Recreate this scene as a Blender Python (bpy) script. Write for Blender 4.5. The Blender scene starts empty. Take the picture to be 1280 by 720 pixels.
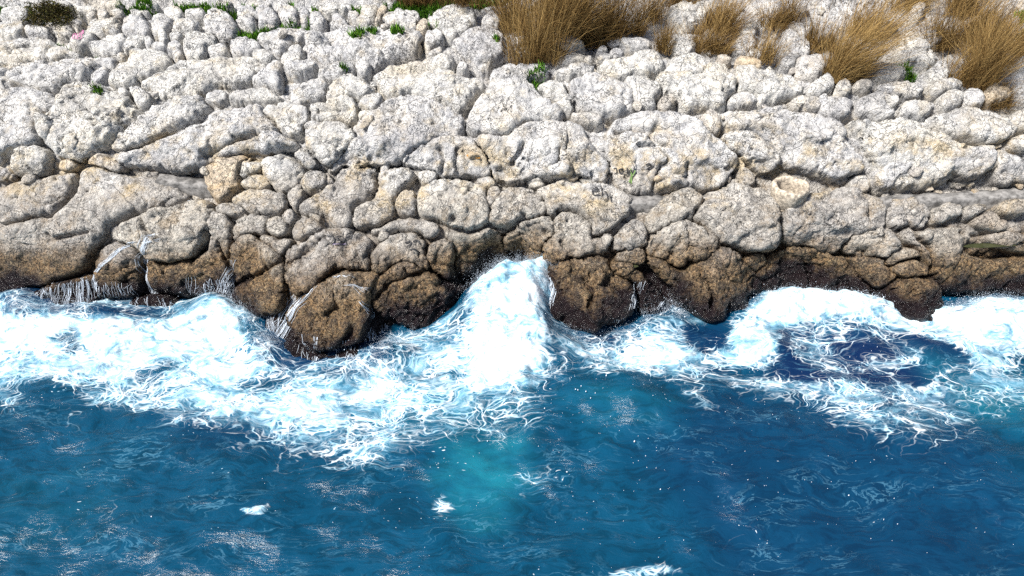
import bpy, math, random
import numpy as np
from mathutils import Vector

# ------------------------------------------------------------------ camera, sky, sun, exposure
scene = bpy.context.scene
cam_data = bpy.data.cameras.new('camera')
cam = bpy.data.objects.new('camera', cam_data)
scene.collection.objects.link(cam)
cam.location = (0, 0, 6.5)
cam.rotation_euler = (math.radians(90 - 42), 0, 0)
cam_data.sensor_width = 36
cam_data.lens = 18 / math.tan(math.radians(35))
cam_data.clip_start, cam_data.clip_end = 0.1, 500
scene.camera = cam

SUN_EL, SUN_AZ = math.radians(55), math.radians(-118)      # soft daylight from the left and above
world = bpy.data.worlds.new('World'); scene.world = world; world.use_nodes = True
wn = world.node_tree; wn.nodes.clear()
sky = wn.nodes.new('ShaderNodeTexSky'); sky.sky_type = 'NISHITA'; sky.sun_disc = False
sky.sun_elevation = SUN_EL; sky.sun_rotation = SUN_AZ
sky.air_density = 1.0; sky.dust_density = 2.0
bg = wn.nodes.new('ShaderNodeBackground'); bg.inputs['Strength'].default_value = 0.052
wo = wn.nodes.new('ShaderNodeOutputWorld')
wn.links.new(sky.outputs[0], bg.inputs[0]); wn.links.new(bg.outputs[0], wo.inputs[0])
sl = bpy.data.lights.new('sun', 'SUN'); sl.energy = 4.2; sl.angle = math.radians(11); sl.color = (1, .96, .9)
so = bpy.data.objects.new('sun', sl); scene.collection.objects.link(so)
d = Vector((math.sin(SUN_AZ) * math.cos(SUN_EL), math.cos(SUN_AZ) * math.cos(SUN_EL), math.sin(SUN_EL)))
so.rotation_euler = d.to_track_quat('Z', 'Y').to_euler()
vs = scene.view_settings
vs.view_transform = 'Standard'; vs.look = 'None'; vs.gamma = 1; vs.use_curve_mapping = False
vs.exposure = 1.02
scene.render.engine = 'CYCLES'
scene.cycles.max_bounces = 4; scene.cycles.diffuse_bounces = 3; scene.cycles.glossy_bounces = 2
scene.cycles.sample_clamp_direct = 5; scene.cycles.sample_clamp_indirect = 4
scene.cycles.use_adaptive_sampling = True; scene.cycles.adaptive_threshold = .02; scene.cycles.use_denoising = False

rng = np.random.default_rng(7)
random.seed(7)
COL = scene.collection

# ------------------------------------------------------------------ noise
_perm = rng.permutation(256).astype(np.int64); _perm = np.concatenate([_perm, _perm, _perm])
_grad = rng.normal(size=(256, 3)).astype(np.float32); _grad /= np.linalg.norm(_grad, axis=1)[:, None]
def pnoise(p):
    p = np.asarray(p, np.float32)
    f0 = np.floor(p); i = f0.astype(np.int64) & 255; f = p - f0
    u = f * f * f * (f * (f * 6 - 15) + 10)
    out = np.zeros(len(p), np.float32)
    for dx in (0, 1):
        a = _perm[i[:, 0] + dx]; wx = u[:, 0] if dx else 1 - u[:, 0]
        for dy in (0, 1):
            b = _perm[a + ((i[:, 1] + dy) & 255)]; wy = u[:, 1] if dy else 1 - u[:, 1]
            for dz in (0, 1):
                g = _grad[_perm[b + ((i[:, 2] + dz) & 255)]]
                wz = u[:, 2] if dz else 1 - u[:, 2]
                out += wx * wy * wz * (g[:, 0] * (f[:, 0] - dx) + g[:, 1] * (f[:, 1] - dy) + g[:, 2] * (f[:, 2] - dz))
    return out * 1.5
def worley(x, y, scale, seed, off=False):
    """first and second distance to jittered cell points (in cells)"""
    X = x * scale; Y = y * scale
    cx = np.floor(X).astype(np.int64); cy = np.floor(Y).astype(np.int64)
    f1 = np.full(x.shape, 9., np.float32); f2 = f1.copy(); cid = np.zeros(x.shape, np.int64); ox = np.zeros(x.shape); oy = np.zeros(x.shape)
    for dx in (-1, 0, 1):
        for dy in (-1, 0, 1):
            h = ((cx + dx) * 73856093 ^ (cy + dy) * 19349663 ^ seed * 83492791) & 0xffffff
            jx = ((h * 1103515245 + 12345) & 0xffff) / 65536.; jy = ((h * 22695477 + 1) >> 4 & 0xffff) / 65536.
            dd = np.hypot(cx + dx + jx - X, cy + dy + jy - Y).astype(np.float32)
            m = dd < f1
            f2 = np.where(m, f1, np.minimum(f2, dd)); cid = np.where(m, h, cid); f1 = np.where(m, dd, f1)
            ox = np.where(m, X - (cx + dx + jx), ox); oy = np.where(m, Y - (cy + dy + jy), oy)
    if off: return f1, f2, cid, ox / scale, oy / scale
    return f1, f2, cid
def sstep(a, b, x):
    t = np.clip((x - a) / (b - a), 0, 1); return t * t * (3 - 2 * t)
def sdf(poly, x, y):
    """signed distance, positive inside"""
    n = len(poly); d = np.full(x.shape, 1e9); ins = np.zeros(x.shape, bool)
    for k in range(n):
        ax, ay = poly[k]; bx, by = poly[(k + 1) % n]
        ex, ey = bx - ax, by - ay; px, py = x - ax, y - ay
        t = np.clip((px * ex + py * ey) / (ex * ex + ey * ey + 1e-12), 0, 1)
        d = np.minimum(d, (px - t * ex) ** 2 + (py - t * ey) ** 2)
        if ay != by:
            c = ((ay > y) != (by > y)) & (x < (bx - ax) * (y - ay) / (by - ay) + ax); ins ^= c
    d = np.sqrt(d); return np.where(ins, d, -d)
def chaikin(p, it=1):
    p = np.asarray(p, float)
    for _ in range(it):
        q = np.roll(p, -1, 0); p = np.stack([.75 * p + .25 * q, .25 * p + .75 * q], 1).reshape(-1, 2)
    return p
def mesh_obj(name, verts, faces, mat, parent=None, loc=None, smooth=True, uv=None):
    verts = np.asarray(verts, np.float32).reshape(-1, 3); faces = np.asarray(faces, np.int32)
    k = faces.shape[1]
    loc = np.asarray(loc if loc is not None else (0, 0, 0), np.float32)
    me = bpy.data.meshes.new(name)
    me.vertices.add(len(verts)); me.vertices.foreach_set('co', (verts - loc).ravel())
    me.loops.add(faces.size); me.loops.foreach_set('vertex_index', faces.ravel())
    me.polygons.add(len(faces)); me.polygons.foreach_set('loop_start', np.arange(0, faces.size, k, dtype=np.int32))
    me.polygons.foreach_set('use_smooth', np.full(len(faces), smooth))
    me.update(calc_edges=True)
    me.materials.append(mat)
    o = bpy.data.objects.new(name, me); COL.objects.link(o)
    if parent is not None:
        o.parent = parent; o.location = loc - np.array(parent.location, np.float32)
    else: o.location = loc
    return o
def tag(o, label=None, cat=None, group=None, kind=None):
    if label: o['label'] = label
    if cat: o['category'] = cat
    if group: o['group'] = group
    if kind: o['kind'] = kind
    return o

# ------------------------------------------------------------------ materials
class NT:
    def __init__(s, name):
        s.m = bpy.data.materials.new(name); s.m.use_nodes = True; s.t = s.m.node_tree; s.t.nodes.clear()
        s.out = s.n('ShaderNodeOutputMaterial'); s.b = s.n('ShaderNodeBsdfPrincipled'); s.l(s.b.outputs[0], s.out.inputs[0])
    def n(s, kind, **kw):
        x = s.t.nodes.new(kind)
        for k, v in kw.items(): setattr(x, k, v)
        return x
    def l(s, a, b): s.t.links.new(a, b)
    def set(s, sock, v):
        if isinstance(v, (int, float, tuple, list)): sock.default_value = v
        else: s.l(v, sock)
    def math(s, op, a, b=None, c=None, clamp=False):
        x = s.n('ShaderNodeMath', operation=op, use_clamp=clamp); s.set(x.inputs[0], a)
        if b is not None: s.set(x.inputs[1], b)
        if c is not None: s.set(x.inputs[2], c)
        return x.outputs[0]
    def vmath(s, op, a, b=None, scale=None):
        x = s.n('ShaderNodeVectorMath', operation=op); s.set(x.inputs[0], a)
        if b is not None: s.set(x.inputs[1], b)
        if scale is not None: s.set(x.inputs['Scale'], scale)
        return x.outputs[0]
    def noise(s, vec, scale, detail=4, rough=.55, color=False, dist=0):
        x = s.n('ShaderNodeTexNoise'); s.l(vec, x.inputs['Vector']); s.set(x.inputs['Scale'], scale)
        x.inputs['Detail'].default_value = detail; x.inputs['Roughness'].default_value = rough; x.inputs['Distortion'].default_value = dist
        return x.outputs['Color' if color else 'Fac']
    def vor(s, vec, scale, feature='F1', out='Distance', rnd=1):
        x = s.n('ShaderNodeTexVoronoi', feature=feature); s.l(vec, x.inputs['Vector']); x.inputs['Scale'].default_value = scale
        x.inputs['Randomness'].default_value = rnd
        return x.outputs[out]
    def ss(s, v, a, b, lo=0., hi=1.):
        x = s.n('ShaderNodeMapRange', interpolation_type='SMOOTHSTEP'); s.set(x.inputs[0], v)
        s.set(x.inputs[1], a); s.set(x.inputs[2], b); s.set(x.inputs[3], lo); s.set(x.inputs[4], hi); return x.outputs[0]
    def mix(s, f, a, b, blend='MIX'):
        x = s.n('ShaderNodeMix', data_type='RGBA', blend_type=blend); s.set(x.inputs[0], f)
        for i, v in ((6, a), (7, b)):
            s.set(x.inputs[i], tuple(v) + (1,) if isinstance(v, (tuple, list)) and len(v) == 3 else v)
        return x.outputs[2]
    def bump(s, h, strength, dist, normal=None):
        x = s.n('ShaderNodeBump'); x.inputs['Strength'].default_value = strength; x.inputs['Distance'].default_value = dist
        s.l(h, x.inputs['Height'])
        if normal is not None: s.l(normal, x.inputs['Normal'])
        return x.outputs[0]
    def pos(s): return s.n('ShaderNodeNewGeometry').outputs['Position']
    def attr(s, name): x = s.n('ShaderNodeAttribute'); x.attribute_name = name; return x.outputs['Fac']
def flat(name, col, rough=.8, var=.25, scale=30.):
    t = NT(name); p = t.pos(); n = t.ss(t.noise(p, scale, 6, .65), .33, .67)
    t.l(t.mix(n, tuple(c * (1 - var) for c in col), tuple(min(1, c * (1 + var)) for c in col)), t.b.inputs['Base Color'])
    t.b.inputs['Roughness'].default_value = rough; t.l(t.bump(n, .3, .01), t.b.inputs['Normal']); return t.m

def rock_material():
    t = NT('limestone'); p = t.pos()
    sx = t.n('ShaderNodeSeparateXYZ'); t.l(p, sx.inputs[0])
    nA = t.noise(p, 1.1, 3); nB = t.noise(p, 4.5, 5, .6)
    zz = t.math('ADD', sx.outputs[2], t.math('ADD', t.math('MULTIPLY_ADD', nA, .7, -.35), t.math('MULTIPLY_ADD', nB, .36, -.18)))
    # dry pale limestone
    n1 = t.noise(p, 7, 8, .68); n2 = t.noise(p, 26, 6, .7)
    pale = t.mix(t.ss(n1, .32, .68), (.47, .475, .49), (.84, .825, .79))
    pale = t.mix(t.ss(nB, .5, .72), pale, t.mix(t.ss(n2, .3, .7), (.52, .44, .33), (.70, .66, .57)))
    pale = t.mix(t.math('MULTIPLY', t.ss(t.noise(p, 1.45, 5, .62), .50, .68), .6), pale, (.40, .395, .40))
    pale = t.mix(t.math('MULTIPLY', t.ss(t.noise(p, .9, 5, .6), .52, .7), .55), pale, (.72, .63, .48))
    tan = t.mix(t.ss(n1, .3, .7), (.28, .265, .25), (.60, .565, .51))
    tan = t.mix(t.ss(nB, .48, .7), tan, (.38, .32, .25))
    brown = t.mix(t.ss(n2, .32, .66), (.030, .018, .009), (.31, .188, .082))
    brown = t.mix(t.ss(n1, .52, .7), brown, (.13, .088, .036)); brown = t.mix(t.math('MULTIPLY', t.ss(nB, .52, .36), .75), brown, (.035, .024, .016))
    wet = t.mix(n2, (.006, .005, .009), (.030, .019, .018))
    c = t.mix(t.ss(zz, 1.12, 1.5), tan, pale)
    # ochre stain bands on the foot of the upper tier
    st = t.math('MULTIPLY', t.ss(t.noise(p, 2.3, 5, .6), .48, .64), t.math('MULTIPLY', t.ss(zz, 1.05, 1.3), t.ss(zz, 2.0, 1.5)))
    c = t.mix(t.math('MULTIPLY', st, .75), c, t.mix(n2, (.42, .29, .13), (.74, .62, .40)))
    # black lichen specks and pits on the dry rock
    warp = t.vmath('ADD', p, t.vmath('SCALE', t.noise(p, 14, 2, color=True), scale=.05))
    sp = t.noise(warp, 34, 3, .8); cl = t.noise(p, 3.2, 4, .6)
    spk = t.math('MULTIPLY', t.ss(sp, .44, .39), t.ss(cl, .40, .62, .12, 1.))
    sp2 = t.math('MULTIPLY', t.ss(t.noise(warp, 13, 5, .75), .42, .375), t.ss(cl, .42, .6, .3, .95))
    speck = t.math('MAXIMUM', spk, sp2)
    c = t.mix(t.math('MULTIPLY', speck, t.ss(t.noise(p, 1.7, 4, .6), .36, .62, .35, .9)), c, (.022, .023, .028))
    # pale crystalline flecks
    c = t.mix(t.math('MULTIPLY', t.ss(t.noise(warp, 45, 2, .6), .58, .66), .55), c, (.82, .81, .78))
    bm = t.ss(zz, .92, .55); c = t.mix(t.math('MULTIPLY', bm, .93), c, brown)
    c = t.mix(t.math('MULTIPLY', t.math('MULTIPLY', bm, t.ss(sp, .485, .42)), .85), c, (.02, .015, .011))
    c = t.mix(t.math('MULTIPLY', t.math('MULTIPLY', bm, t.ss(t.noise(warp, 45, 2, .6), .55, .64)), .6), c, (.45, .34, .2))
    wm = t.ss(zz, .50, .27); c = t.mix(wm, c, wet)
    oi = t.n('ShaderNodeObjectInfo'); tv = t.n('ShaderNodeSeparateColor'); t.l(oi.outputs['Color'], tv.inputs[0])
    c = t.mix(t.math('MULTIPLY', tv.outputs[0], .75), c, t.mix(1., c, (.95, .72, .42), 'MULTIPLY'))
    c = t.mix(1., c, t.mix(oi.outputs['Random'], (.88, .88, .9), (1.0, .99, .96)), 'MULTIPLY')
    t.l(c, t.b.inputs['Base Color'])
    t.l(t.ss(zz, .7, .22, .88, .22), t.b.inputs['Roughness'])
    t.b.inputs['Specular IOR Level'].default_value = .35
    cr = t.vor(t.vmath('ADD', p, t.vmath('SCALE', t.noise(p, 3, 4, color=True), scale=.35)), 2.6, 'DISTANCE_TO_EDGE')
    h = t.math('ADD', t.math('MULTIPLY', n1, 1.2), t.math('ADD', t.math('MULTIPLY', n2, .7), t.math('MULTIPLY', t.noise(warp, 60, 3, .7), .32)))
    h = t.math('ADD', h, t.math('MULTIPLY', t.ss(cr, .0, .022), .5)); h = t.math('SUBTRACT', h, t.math('MULTIPLY', speck, .45))
    t.l(t.bump(h, 1., .055), t.b.inputs['Normal'])
    return t.m
ROCK = rock_material()

def sea_material():
    t = NT('sea_water'); p0 = t.pos()
    mp = t.n('ShaderNodeMapping'); t.l(p0, mp.inputs[0]); mp.inputs['Scale'].default_value = (.82, 1.4, .0)
    p = mp.outputs[0]
    D = t.attr('foam'); navy = t.attr('navy'); cyan = t.attr('cyan')
    w1 = t.noise(p, 1.5, 2, color=True); w2 = t.noise(p, 6, 2, color=True)
    q = t.vmath('ADD', p, t.vmath('ADD', t.vmath('SCALE', w1, scale=.85), t.vmath('SCALE', w2, scale=.13)))
    e1 = t.vor(q, 2.6, 'DISTANCE_TO_EDGE'); e2 = t.vor(q, 7.6, 'DISTANCE_TO_EDGE'); e3 = t.vor(q, 17, 'DISTANCE_TO_EDGE')
    nz = t.noise(q, 1.9, 7, .66); nf = t.noise(q, 11, 5, .6)
    Dn = t.math('ADD', D, t.math('MULTIPLY', t.math('SUBTRACT', nz, .5), t.ss(D, .0, .25, .12, 1.25)))
    thr = t.math('POWER', t.math('MAXIMUM', Dn, 0.), 1.4)
    jit = t.math('MULTIPLY', t.math('SUBTRACT', nf, .5), .07)
    def lines(e, k, soft):
        a = t.math('SUBTRACT', t.math('MULTIPLY', thr, k), t.math('ADD', e, jit))
        return t.ss(a, -soft, soft)
    gate = t.ss(Dn, .12, .40)
    l1 = lines(e1, .06, .018); l2 = t.math('MULTIPLY', lines(e2, .13, .06), t.ss(Dn, .2, .55, 0., .9)); l3 = t.math('MULTIPLY', lines(e3, .17, .10), t.ss(Dn, .3, .7, 0., .8))
    f = t.math('MAXIMUM', l1, t.math('MAXIMUM', l2, t.math('MULTIPLY', l3, .85)))
    f = t.math('MULTIPLY', f, t.ss(t.noise(q, 3.4, 5, .65), .36, .60, .12, 1.))
    f = t.math('MULTIPLY', f, gate)
    solid = t.ss(t.math('ADD', Dn, t.math('MULTIPLY', t.math('SUBTRACT', nf, .5), .6)), .70, 1.06)
    f = t.math('MAXIMUM', f, solid)
    # drifting wisps and flecks on open water
    mw = t.n('ShaderNodeMapping'); t.l(q, mw.inputs[0]); mw.inputs['Rotation'].default_value = (0, 0, .7); mw.inputs['Scale'].default_value = (1, 2.6, 1)
    wv = t.noise(mw.outputs[0], 2.4, 5, .62)
    ridge = t.ss(t.math('ABSOLUTE', t.math('SUBTRACT', wv, .5)), .022, .0)
    wisp = t.math('MULTIPLY', t.math('MULTIPLY', ridge, t.ss(t.noise(p, 1.3, 3), .46, .66)), .32)
    v1 = t.n('ShaderNodeTexVoronoi'); t.l(q, v1.inputs[0]); v1.inputs['Scale'].default_value = 19
    dot = t.math('MULTIPLY', t.ss(v1.outputs['Distance'], .17, .09), t.math('GREATER_THAN', t.noise(v1.outputs['Position'], 1.7, 3), .64))
    f = t.math('MAXIMUM', f, t.math('MULTIPLY', dot, .75))
    # water body
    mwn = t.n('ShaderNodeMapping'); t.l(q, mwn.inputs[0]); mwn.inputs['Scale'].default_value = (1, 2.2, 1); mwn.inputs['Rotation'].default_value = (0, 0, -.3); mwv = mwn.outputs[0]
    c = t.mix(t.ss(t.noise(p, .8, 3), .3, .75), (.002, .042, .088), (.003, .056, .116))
    c = t.mix(t.math('MULTIPLY', t.ss(t.noise(mwv, 4.2, 8, .7), .44, .62), .62), c, (.0015, .020, .040))  # ripple shading painted into the water colour as fine darker streaks
    c = t.mix(t.math('MULTIPLY', navy, .85), c, (.003, .010, .050))
    c = t.mix(t.math('MULTIPLY', cyan, t.ss(t.noise(p, 2.6, 4), .25, .75, .25, .9)), c, (.012, .19, .26))
    c = t.mix(t.math('MULTIPLY', t.ss(Dn, .25, 1.05), .6), c, (.03, .19, .32))
    milk = t.math('MULTIPLY', t.ss(Dn, .38, .85), t.ss(t.noise(q, 5.5, 5, .6), .36, .66)); c = t.mix(t.math('MULTIPLY', milk, .6), c, (.22, .48, .62))
    c = t.mix(wisp, c, (.12, .32, .46))
    white = t.mix(t.ss(t.noise(q, 7, 6, .7), .36, .60), (.34, .60, .75), (.80, .84, .86))
    c = t.mix(f, c, white)
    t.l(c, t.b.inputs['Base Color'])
    t.l(t.math('MULTIPLY_ADD', f, .45, .2), t.b.inputs['Roughness'])
    t.b.inputs['IOR'].default_value = 1.33
    t.l(t.math('MULTIPLY_ADD', f, -.15, .4), t.b.inputs['Specular IOR Level'])
    mr = t.n('ShaderNodeMapping'); t.l(q, mr.inputs[0]); mr.inputs['Scale'].default_value = (1, 1.8, 1); mr.inputs['Rotation'].default_value = (0, 0, -.35)
    h = t.math('ADD', t.math('MULTIPLY', t.noise(mr.outputs[0], 3.2, 6, .6), 1.), t.math('MULTIPLY', f, .35))
    h = t.math('ADD', h, t.math('ADD', t.math('MULTIPLY', t.math('MULTIPLY', f, nf), .5), t.math('MULTIPLY', t.noise(mr.outputs[0], 11, 5, .7), .5)))
    t.l(t.bump(h, .30, .08), t.b.inputs['Normal'])
    return t.m
SEA = sea_material()
def white_water():
    t = NT('falling_white_water'); p = t.pos(); n = t.noise(p, 40, 3)
    t.l(t.mix(n, (.42, .56, .74), (.86, .88, .90)), t.b.inputs['Base Color']); t.b.inputs['Roughness'].default_value = .35
    return t.m
WHITE = white_water()

# ------------------------------------------------------------------ the slope: x along the shore, t up the slope (metres)
PROFILE = [
 (4.6,-2.2),
 (5.6,-1.2),
 (6.2,-0.5),
 (6.61,0),
 (6.93,0.48),
 (7.25,0.88),
 (7.5,1.08),
 (7.76,1.2),
 (7.88,1.27),
 (8.02,1.5),
 (8.14,1.68),
 (8.98,2.1),
 (9.75,2.3),
 (10.7,2.5),
 (13,2.95),
 (18,3.9),
 (40,8)]
SHIFT = [
 (-8.82,0.452),
 (-6.704,0.421),
 (-5.99,0.239),
 (-5.242,0.179),
 (-4.512,0.149),
 (-3.812,0.209),
 (-3.364,0.076),
 (-2.857,-0.549),
 (-2.294,-0.705),
 (-1.82,-0.68),
 (-1.494,-0.21),
 (-1.008,-0.069),
 (-0.815,0.061),
 (-0.576,0.421),
 (-0.301,0.737),
 (0.108,0.819),
 (0.338,0.514),
 (0.569,0.032),
 (1.0,-0.168),
 (1.625,0.032),
 (2.046,0.12),
 (2.522,-0.054),
 (3.12,0.329),
 (3.499,0.577),
 (4.41,0.452),
 (4.706,0.12),
 (5.157,-0.026),
 (5.615,0.209),
 (6.151,0.36),
 (6.704,0.421),
 (9.009,0.421)]
_pr = np.array(PROFILE); _seg = np.concatenate([[0], np.cumsum(np.hypot(*np.diff(_pr, axis=0).T))])
_tt = np.arange(0, _seg[-1], .02)
def _smooth(a, n=9):
    k = np.hanning(n + 2)[1:-1]; k /= k.sum(); return np.convolve(np.pad(a, n // 2, 'edge'), k, 'valid')
_py = _smooth(np.interp(_tt, _seg, _pr[:, 0])); _pz = _smooth(np.interp(_tt, _seg, _pr[:, 1]))
_sx = np.array(SHIFT)
_ang = _smooth(np.arctan2(np.gradient(_pz), np.gradient(_py)), 41)
def base(x, t):
    y = np.interp(t, _tt, _py); z = np.interp(t, _tt, _pz)
    w = 1 - sstep(.1, 1.2, z); s = np.interp(x, _sx[:, 0], _sx[:, 1])
    return np.stack([x, y + s * w, z], -1)
def nrm(t):
    a = np.interp(t, _tt, _ang); return np.stack([np.zeros_like(a), -np.sin(a), np.cos(a)], -1)
def grid_normals(P):
    n = np.cross(np.gradient(P, axis=1), np.gradient(P, axis=0)); n /= np.linalg.norm(n, axis=-1, keepdims=True) + 1e-9
    return n if n[..., 2].mean() > 0 else -n
CRACKS = [
 [(-4.876,5.225),(-4.691,5.286),(-4.516,5.365),(-4.333,5.484),(-4.148,5.605),(-4.02,5.702),(-3.918,5.85)],
 [(-3.909,5.105),(-3.709,5.205),(-3.494,5.308),(-3.28,5.401),(-3.01,5.448)],
 [(-2.751,3.854),(-2.581,3.946),(-2.411,4.037),(-2.281,4.115)],
 [(-3.494,3.366),(-3.293,3.522),(-3.068,3.706),(-2.853,3.863)],
 [(-1.66,3.511),(-1.488,3.575),(-1.275,3.603),(-1.099,3.637)],
 [(1.326,5.436),(1.534,5.496),(1.735,5.448),(1.828,5.286),(1.951,5.225)],
 [(1.625,5.245),(1.879,5.245),(1.986,5.065),(1.859,4.914)],
 [(2.646,5.377),(2.454,5.496)],
 [(4.335,5.377),(4.47,5.448),(4.555,5.353),(4.592,5.225)],
 [(4.725,5.617),(5.015,5.52),(5.338,5.353),(5.687,5.308),(5.991,5.286)],
 [(3.519,5.813),(3.406,5.739),(3.203,5.764)],
 [(-2.439,5.887),(-2.277,5.813),(-2.068,5.788)],
 [(-2.498,5.739),(-2.271,5.739),(-2.067,5.776)],
 [(-6.72,6.188),(-6.619,6.27),(-6.505,6.363)],
 [(-6.764,6.458),(-6.308,6.521),(-5.783,6.554)],
 [(0.0,4.734),(0.614,4.822)],
 [(2.11,4.237),(2.316,4.389),(2.475,4.573)],
 [(4.927,4.561),(4.934,4.388),(4.997,4.2)],
 [(4.437,4.711),(4.485,4.463),(4.481,4.193)],
 [(2.406,4.161),(2.462,4.082)],
 [(-2.311,6.618),(-2.081,6.489)],
 [(-1.952,6.982),(-1.786,6.848),(-1.683,6.683)],
 [(-2.26,7.16),(-2.058,6.948),(-1.894,6.848)],
 [(0.61,5.205),(0.571,5.015)],
 [(3.735,3.539),(3.884,3.267),(3.862,3.038)],
 [(3.221,5.496),(3.409,5.377),(3.505,5.215),(3.565,5.065)],
 [(4.09,5.496),(4.23,5.353),(4.308,5.215)],
 [(2.547,6.394),(2.73,6.188),(2.761,5.986)],
 [(-4.424,3.969),(-4.619,4.145),(-4.666,4.276)],
 [(-5.303,4.075),(-5.782,3.954),(-5.831,4.046)],
 [(2.314,3.526),(2.449,3.49),(2.51,3.324),(2.496,3.18)],
 [(0.897,3.555),(1.015,3.428),(0.976,3.293)],
 [(-0.915,5.205),(-0.856,5.065),(-0.899,4.904)],
 [(-0.691,5.205),(-0.714,5.015),(-0.675,4.864)],
 [(1.896,5.015),(1.82,4.811),(1.792,4.666)],
 [(2.223,5.015),(2.209,4.811)],
 [(5.23,7.234),(5.29,6.881)],
 [(0.152,5.266),(0.102,5.165),(-0.0,5.015)]]
def crack_depth(x, t):
    g = np.zeros(x.shape); x0, x1, t0, t1 = x.min() - .1, x.max() + .1, t.min() - .1, t.max() + .1
    for pl in CRACKS:
        a = np.array(pl)
        if a[:, 0].max() < x0 or a[:, 0].min() > x1 or a[:, 1].max() < t0 or a[:, 1].min() > t1: continue
        d = np.full(x.shape, 1e9)
        for (ax, ay), (bx, by) in zip(pl[:-1], pl[1:]):
            ex, ey = bx - ax, by - ay; u = np.clip(((x - ax) * ex + (t - ay) * ey) / (ex * ex + ey * ey), 0, 1)
            d = np.minimum(d, np.hypot(x - ax - u * ex, t - ay - u * ey))
        g = np.maximum(g, np.exp(-(d / .026) ** 2))
    return g
def roughen(P, N, r, rough, seed):
    """weathered limestone relief, displaced along the surface normal"""
    s = P.shape; p = P.reshape(-1, 3) + np.array([seed * 7.13, seed * 3.7, seed * 1.9])
    a = pnoise(p / max(.12, .6 * r)) * .075 * r
    b = (1 - 2 * np.abs(pnoise(p / .24))) * .011 + (1 - 2 * np.abs(pnoise(p / .10 + 3))) * .010
    c = (1 - 2 * np.abs(pnoise(p / .05))) * .009
    pit = -np.clip(pnoise(p / .065 + 40) - .22, 0, 1) * .055
    k = min(1., r / .22)
    msk = np.clip(.6 + 1.6 * pnoise(p / .45 + 70), .15, 1.6)
    b = b * msk + (np.abs(pnoise(p / .33 + 31)) - .25) * .022; c = c * msk
    ck = -(np.clip(1 - np.abs(pnoise(p / .42 + 90)) / .045, 0, 1) * np.clip(pnoise(p / .6 + 11) * 6 + .5, 0, 1) * .042 + np.clip(1 - np.abs(pnoise(p / .19 + 60)) / .07, 0, 1) * np.clip(pnoise(p / .5 + 21) * 6 - .3, 0, 1) * .020)
    dsp = a * min(rough, 1.3) + ck * k + (b + pit) * rough * k + c * rough * (k * .6 + .4)
    return P + N * dsp.reshape(s[:2])[..., None]

# base terrain under and around the blocks: small rubble and soil between them
xs = np.arange(-11.5, 11.5, .045); ts = np.arange(.6, 9.8, .045)
gx, gt = np.meshgrid(xs, ts)
f1, f2, cid = worley(gx + .07 * np.sin(gt * 9), gt, 4.2, 3); g1, g2, _ = worley(gx, gt + .05 * np.sin(gx * 11), 10., 5)
B = base(gx, gt); N = nrm(gt)
inframe = sstep(8.9, 9.3, np.abs(gx)) * 0
e = np.clip((f2 - f1) * 2.2, 0, 1) ** .5; e2 = np.clip((g2 - g1) * 2.2, 0, 1) ** .5
tout = np.maximum(sstep(8.05, 8.3, gt), sstep(0, .5, np.abs(gx) - (5.6 + .62 * gt)))
h = -.25 + .085 * e + .03 * e2 + tout * .2 + .06 * pnoise(np.stack([gx.ravel(), gt.ravel(), gx.ravel() * 0], -1) * .9).reshape(gx.shape)
P = B + N * h[..., None]
P = roughen(P, grid_normals(P), .3, 1., 1)
TERR = P
idx = np.arange(gx.size).reshape(gx.shape)
def quads(idx): return np.stack([idx[:-1, :-1], idx[:-1, 1:], idx[1:, 1:], idx[1:, :-1]], -1).reshape(-1, 4)
shore = mesh_obj('rocky_shore', P.reshape(-1, 3), quads(idx), ROCK)
tag(shore, 'pale jointed limestone slope stepping down to the sea', None, kind='structure')
shore.color = (0, 0, 0, 1)
# the slope goes on inland
xs = np.arange(-60, 60, 1.); ts2 = np.concatenate([np.arange(9.5, 12, .4), np.arange(12, 40, 2.)])
hx, ht = np.meshgrid(xs, ts2); PB = base(hx, ht); PB[..., 2] += .25 * pnoise(PB.reshape(-1, 3) * .7).reshape(hx.shape) - .2 - .3 * (ht < 9.8)
hill = mesh_obj('hillside', PB.reshape(-1, 3), quads(np.arange(hx.size).reshape(hx.shape)), ROCK); tag(hill, 'stony hillside above the shore', None, kind='structure'); hill.color = (0, 0, 0, 1)

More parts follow.
